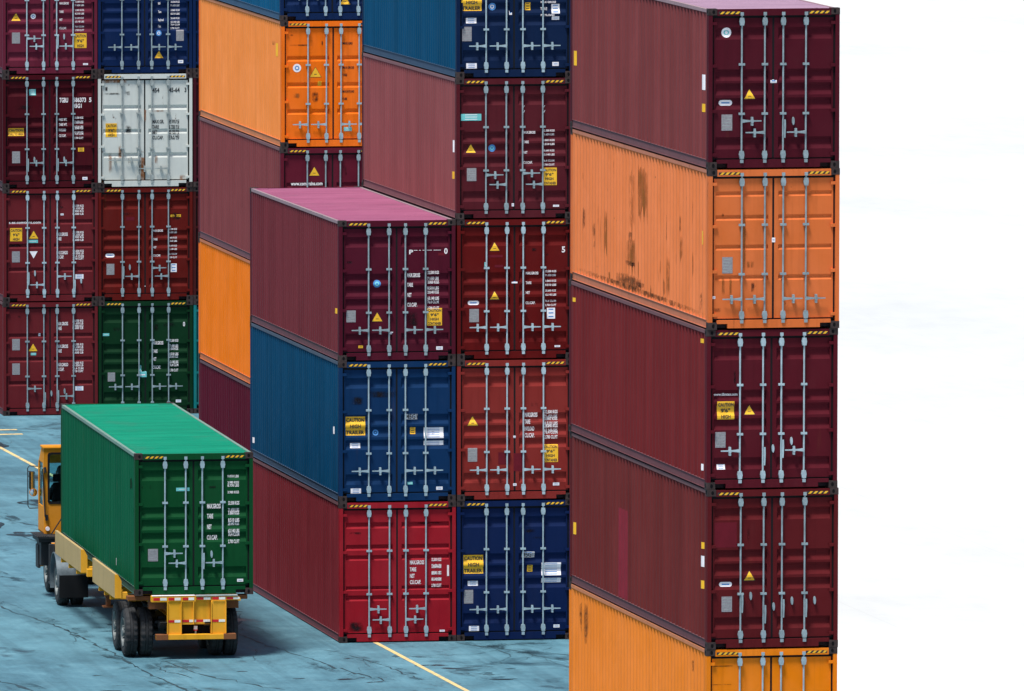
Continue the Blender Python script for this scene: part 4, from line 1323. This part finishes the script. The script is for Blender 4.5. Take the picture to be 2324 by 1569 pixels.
# ---- terminal tractor
TR = thing("terminal_tractor", "yellow orange terminal tractor with a narrow cab pulling the green container", "truck", (TX, TY, 0))
TR.rotation_euler = (0, 0, TA)
AX = 11.45
b = MB()
for x in (.62, 1.30):
    b.box(x, x + .09, 10.5, 15.3, -.72, -.46)
for y in (10.5, 12.4, 13.6, 15.2):
    b.box(.71, 1.30, y, y + .09, -.70, -.50)
tp("chassis_frame", b, [BK], TR, bev=.008)
b = MB()
b.prism([(10.9, -.45), (12.0, -.45), (12.0, -.43), (11.5, -.425), (10.9, -.44)], 0, .5, 1.5)
tp("fifth_wheel", b, [BK], TR)
cz = -TZ + .004 + WR - .012
for x0, x1, o_ in ((-.19, .07, -1), (.11, .37, 1), (1.64, 1.90, -1), (1.94, 2.20, 1)):
    wheel(TR, x0, x1, WR, AX, cz, o_)
for x0, x1, o_ in ((-.06, .20, -1), (1.80, 2.06, 1)):
    wheel(TR, x0, x1, WR * .97, 14.35, cz - WR * .03, o_)
b = MB()
b.tube([(.1, AX, cz), (1.9, AX, cz)], .09, 12)
b.tube([(.1, 14.35, cz), (1.9, 14.35, cz)], .05, 12)
tp("axle", b, [BK], TR, sm=35)
for xa, xb in ((-.25, .42), (1.6, 2.26)):
    b = MB()
    pr = []
    for i in range(13):
        a = R(-8 + i * 17.5)
        pr.append((AX - .63 * math.cos(a), cz + .03 + .60 * math.sin(a)))
    pin = [(AX + (y - AX) * .97, cz + (z - cz) * .97) for y, z in pr]
    b.prism(pr + pin[::-1], 0, xa, xb)
    tp("fender", b, [GR], TR, sm=30)
    b = MB()
    b.box(xa + .04, xb - .01, AX - .675, AX - .66, -1.10, -.62)
    tp("mud_flap", b, [RUBBER], TR)
# deck, steps, tanks
b = MB()
b.prism([(-.40, -.02), (1.3, -.02), (1.3, .03), (-.46, .03)], 1, 12.75, 13.9)
for i in range(6):
    b.box(-.47 + .05 * i, -.45 + .05 * i, 12.72, 13.5, .03, .045)
b.box(-.40, 1.3, 12.8, 13.9, -.10, -.02)
tp("deck", b, [BK], TR, bev=.006)
b = MB()
b.box(-.33, -.10, 13.0, 13.7, -.62, -.12)
b.box(-.12, .04, 12.55, 12.65, -.95, -.12)
b.box(-.20, -.08, 12.6, 12.7, -.9, -.12)
b.box(-.20, .04, 12.5, 12.75, -.98, -.92)
b.box(-.36, -.30, 13.3, 13.7, -.7, -.2)
tp("battery_box", b, [BK], TR, bev=.012)
b = MB()
b.box(-.17, .0, 12.62, 12.66, -.93, -.2)
tp("step_plate", b, [GR], TR, bev=.006)
# cab shell as separate walls round real openings
CX0, CX1, CY0, CY1, CZ0, CZ1 = -.225, 1.12, 13.30, 14.32, .03, 1.885
b = MB()
th = .04
# rear wall with window opening x -.135..0.98, z .70..1.775
WX0, WX1, WZ0, WZ1 = -.125, .98, .70, 1.775
b.box(CX0, WX0, CY0, CY0 + th, CZ0, CZ1)
b.box(WX1, CX1, CY0, CY0 + th, CZ0, CZ1)
b.box(WX0, WX1, CY0, CY0 + th, CZ0, WZ0)
b.box(WX0, WX1, CY0, CY0 + th, WZ1, CZ1)
# front wall below and beside the windscreen
b.box(CX0, CX1, CY1 - th, CY1, CZ0, .50)
b.box(CX0, -.15, CY1 - th, CY1, .50, 1.48)
b.box(1.05, CX1, CY1 - th, CY1, .50, 1.48)
b.prism([(CY1 - th, 1.48), (CY1, 1.48), (13.72, CZ1), (13.66, CZ1)], 0, CX0, CX1)
# side walls with openings
for xa, xb in ((CX0, CX0 + th), (CX1 - th, CX1)):
    b.prism([(CY0 + th, CZ0), (CY1 - th, CZ0), (CY1 - th, .62), (CY0 + th, .62)], 0, xa, xb)
    b.box(xa, xb, CY0 + th, CY0 + .22, .62, CZ1)
    b.prism([(CY0 + .22, 1.55), (14.20, 1.55), (13.70, CZ1), (CY0 + .22, CZ1)], 0, xa, xb)
    b.box(xa, xb, CY1 - .12, CY1 - th, .62, 1.55)
tp("cab_shell", b, [YC], TR, bev=.008)
b = MB()
b.prism([(CY0 - .035, CZ1), (13.73, CZ1), (13.70, CZ1 + .045), (CY0 - .02, CZ1 + .045)], 0, CX0 - .03, CX1 + .03)
tp("cab_roof", b, [YC], TR, bev=.01)
b = MB()
b.box(CX0, CX1, CY0 + th, CY1 - th, CZ0, CZ0 + .03)
tp("cab_floor", b, [BK], TR)
t = NT("tinted_glass")
t.b.inputs["Base Color"].default_value = (.55, .80, .82, 1)
t.b.inputs["Roughness"].default_value = .02
t.b.inputs["Transmission Weight"].default_value = 1.0
t.b.inputs["IOR"].default_value = 1.05
GLS = t.m
b = MB()
b.box(WX0, WX1, CY0 + .015, CY0 + .02, WZ0, WZ1)
win = tp("rear_window", b, [GLS], TR)
b = MB()
def rrect(x0, x1, z0, z1, r, n=5):
    o_ = []
    for cx_, cz_, a0 in ((x1 - r, z0 + r, -90), (x1 - r, z1 - r, 0), (x0 + r, z1 - r, 90), (x0 + r, z0 + r, 180)):
        for i in range(n):
            a = R(a0 + 90 * i / (n - 1))
            o_.append((cx_ + r * math.cos(a), cz_ + r * math.sin(a)))
    return o_
ro, ri = rrect(WX0 - .02, WX1 + .02, WZ0 - .02, WZ1 + .02, .07), rrect(WX0 + .025, WX1 - .025, WZ0 + .025, WZ1 - .025, .06)
n = len(ro)
for y_ in (CY0 - .012,):
    b.add([(x, y_, z) for x, z in ro] + [(x, y_, z) for x, z in ri] + [(x, CY0 + .03, z) for x, z in ri] + [(x, CY0 + .0, z) for x, z in ro],
          [(i, (i + 1) % n, n + (i + 1) % n, n + i) for i in range(n)] + [(n + i, n + (i + 1) % n, 2 * n + (i + 1) % n, 2 * n + i) for i in range(n)] + [(i, 3 * n + i, 3 * n + (i + 1) % n, (i + 1) % n) for i in range(n)])
tp("window_seal", b, [RUBBER], win)
b = MB()
b.box(-.15, 1.05, CY1 - .025, CY1 - .02, .50, 1.48)
tp("windscreen", b, [GLS], TR)
b = MB()
b.box(CX0 + .015, CX0 + .02, CY0 + .22, CY1 - .12, .62, 1.55)
tp("side_window", b, [GLS], TR)
b = MB()
b.box(CX1 - .02, CX1 - .015, CY0 + .22, CY1 - .12, .62, 1.55)
tp("side_window", b, [GLS], TR)
b = MB()
b.box(.0, .42, 13.52, 13.62, .40, 1.12)
b.box(.0, .41, 13.53, 13.60, 1.14, 1.30)
b.box(-.07, .48, 13.60, 14.02, .34, .48)
b.box(-.02, .43, 13.56, 13.95, .06, .34)
tp("driver_seat", b, [RUBBER], TR, bev=.03)
b = MB()
b.box(-.14, 1.04, 14.10, 14.27, .06, .55)
b.tube([(.21, 14.12, .52), (.21, 14.02, .62)], .025, 8)
b.tube([(.21 + .18 * math.cos(i * math.pi / 8), 13.99 + .05 * math.sin(i * math.pi / 8), .63 + .17 * math.sin(i * math.pi / 8)) for i in range(17)], .014, 6)
tp("dashboard", b, [BK], TR)
b = MB()
b.tube([(-.215, 13.285, 1.46), (-.255, 13.27, 1.44), (-.205, 13.24, .42), (-.17, 13.27, .38)], .016, 8)
b.box(-.225, -.18, 13.25, 13.29, 1.36, 1.48)
b.box(-.20, -.14, 13.25, 13.29, .33, .45)
tp("grab_rail", b, [BK], TR, sm=30)
b = MB()
b.tube([(-.10, 13.22, -.0), (.55, 13.18, 1.0)], .013, 8)
tp("support_strut", b, [BK], TR)
b = MB()
b.tube([(-.15, 13.29, .15), (-.15, 13.25, .15)], .045, 12)
tp("marker_lamp", b, [WHTL], TR, sm=30)
b = MB()
b.tube([(-.20, 14.4, 1.40), (-.40, 14.46, 1.41), (-.435, 14.46, 1.36), (-.43, 14.46, .55), (-.40, 14.46, .49), (-.20, 14.4, .50)], .011, 8)
b.tube([(-.43, 14.46, 1.29), (-.36, 14.45, 1.29)], .012, 6)
mir = tp("mirror_arm", b, [BK], TR, sm=40)
t = NT("mirror_glass")
t.set("Base Color", (.75, .8, .82))
t.set("Metallic", 1.0)
t.set("Roughness", .05)
MIR = t.m
b = MB()
b.prism(rrect(-.405, -.275, .90, 1.29, .03), 1, 14.43, 14.50)
m_ = tp("flat_mirror", b, [BK], TR, bev=.006)
b = MB()
b.prism(rrect(-.395, -.285, .91, 1.28, .025), 1, 14.425, 14.429)
tp("mirror_face", b, [MIR], m_)
b = MB()
b.lathe_x([(0, .001), (.004, .04), (.014, .07), (.02, .078), (.05, .07), (.06, .001)], 0, 0, 0, 20)
b.v = [(-.315 + y, 14.40 + x, .835 + z) for x, y, z in b.v]
tp("convex_mirror", b, [MIR], TR, sm=40)
b = MB()
b.lathe_x([(0, .088), (.03, .088), (.03, .078), (0, .078), (0, .088)], 0, 0, 0, 20)
b.v = [(-.315 + y, 14.415 + x, .835 + z) for x, y, z in b.v]
tp("mirror_rim", b, [YC], TR, sm=40)
b = MB()
b.box(-.1, 2.1, 15.2, 15.4, -.85, -.35)
tp("front_bumper", b, [YC], TR, bev=.02)
b = MB()
b.box(1.18, 2.0, 13.4, 15.1, -.35, .55)
tp("engine_cover", b, [YC], TR, bev=.03)

# ---- driver: one continuous seated figure seen from behind through the rear window
def person():
    root = thing("person", "person in dark clothes seated inside the yellow tractor cab, seen from behind", "person", (TX, TY, 0))
    root.rotation_euler = (0, 0, TA)
    root.location.z = 0
    J = {'pelvis': (.21, 13.74, .56, .15), 'belly': (.21, 13.72, .72, .145), 'chest': (.21, 13.71, .92, .165), 'neck0': (.21, 13.73, 1.08, .085), 'neck': (.21, 13.75, 1.17, .058),
         'jaw': (.21, 13.79, 1.24, .075), 'head': (.21, 13.78, 1.34, .098), 'crown': (.21, 13.77, 1.41, .075)}
    E = [('pelvis', 'belly'), ('belly', 'chest'), ('chest', 'neck0'), ('neck0', 'neck'), ('neck', 'jaw'), ('jaw', 'head'), ('head', 'crown')]
    for s_, n_ in ((-1, 'l'), (1, 'r')):
        J.update({n_ + 'sh': (.21 + s_ * .19, 13.72, 1.00, .075), n_ + 'el': (.21 + s_ * .25, 13.86, .76, .048), n_ + 'wr': (.21 + s_ * .16, 14.0, .72, .030),
                  n_ + 'pa': (.21 + s_ * .15, 14.03, .74, .046),
                  n_ + 'hip': (.21 + s_ * .10, 13.78, .54, .095), n_ + 'kn': (.21 + s_ * .13, 14.05, .52, .062), n_ + 'an': (.21 + s_ * .12, 14.06, .17, .042), n_ + 'to': (.21 + s_ * .12, 14.09, .12, .038)})
        E += [('chest', n_ + 'sh'), (n_ + 'sh', n_ + 'el'), (n_ + 'el', n_ + 'wr'), (n_ + 'wr', n_ + 'pa'), ('pelvis', n_ + 'hip'), (n_ + 'hip', n_ + 'kn'), (n_ + 'kn', n_ + 'an'), (n_ + 'an', n_ + 'to')]
        for k, (dx, dz) in enumerate(((-.026, .020), (-.009, .027), (.009, .036), (.025, .018))):
            a_, b2 = f'{n_}f{k}', f'{n_}g{k}'
            J[a_] = (.21 + s_ * .15 + dx, 14.055, .755 + dz, .010)
            J[b2] = (.21 + s_ * .15 + dx, 14.062, .725 + dz * .4, .008)
            E += [(n_ + 'pa', a_), (a_, b2)]
        J[n_ + 'th'] = (.21 + s_ * .10, 14.03, .765, .011)
        E.append((n_ + 'pa', n_ + 'th'))
    names = list(J)
    me = bpy.data.meshes.new("body")
    me.from_pydata([(J[k][0], J[k][1], J[k][2] + SH) for k in names], [(names.index(a), names.index(c_)) for a, c_ in E], [])
    me.materials.append(None)
    o_ = bpy.data.objects.new("body", me)
    COL.objects.link(o_)
    o_.parent = root
    sk = o_.modifiers.new("skin", 'SKIN')
    sk.use_smooth_shade = True
    for i, k in enumerate(names):
        sv = me.skin_vertices[0].data[i]
        sv.radius = (J[k][3], J[k][3] * (.72 if k in ('chest', 'belly', 'pelvis') else 1))
        sv.use_root = (k == 'pelvis')
    ss = o_.modifiers.new("sub", 'SUBSURF')
    ss.levels = ss.render_levels = 2
    t_ = NT("skin_and_clothes")
    g = t_.n("ShaderNodeNewGeometry")
    sp = t_.n("ShaderNodeSeparateXYZ")
    t_.l(g.outputs["Position"], sp.inputs[0])
    t_.set("Base Color", t_.mix(t_.ramp(sp.outputs[2], SH + 1.135, SH + 1.15), (.012, .012, .016), (.22, .12, .08)))
    t_.set("Roughness", .8)
    o_.material_slots[0].link = 'OBJECT'
    o_.material_slots[0].material = t_.m
    b = MB()
    pr = [(.001, -.115), (.06, -.10), (.10, -.05), (.112, 0), (.105, .04), (.085, .075), (.05, .10), (.001, .112)]
    vs_, fs = [], []
    nn = 16
    for r_, z in pr:
        for k in range(nn):
            a = 2 * math.pi * k / nn
            vs_.append((.21 + r_ * .9 * math.cos(a), 13.755 + r_ * 1.0 * math.sin(a) * (1 if math.sin(a) < 0 else .75), 1.37 + z))
    for j in range(len(pr) - 1):
        for k in range(nn):
            fs.append((j * nn + k, j * nn + (k + 1) % nn, (j + 1) * nn + (k + 1) % nn, (j + 1) * nn + k))
    b.add(vs_, fs)
    tp("hair", b, [BK], root, sm=60)
    b = MB()
    for s_ in (-1, 1):
        b.tube([(.21 + s_ * .095, 13.79, 1.30), (.21 + s_ * .108, 13.785, 1.21), (.21 + s_ * .10, 13.79, 1.36)], [.012, .018, .012], 8)
    tp("ears", b, [plain("skin_tone", (.22, .12, .08), .6)], root, sm=60)
person()
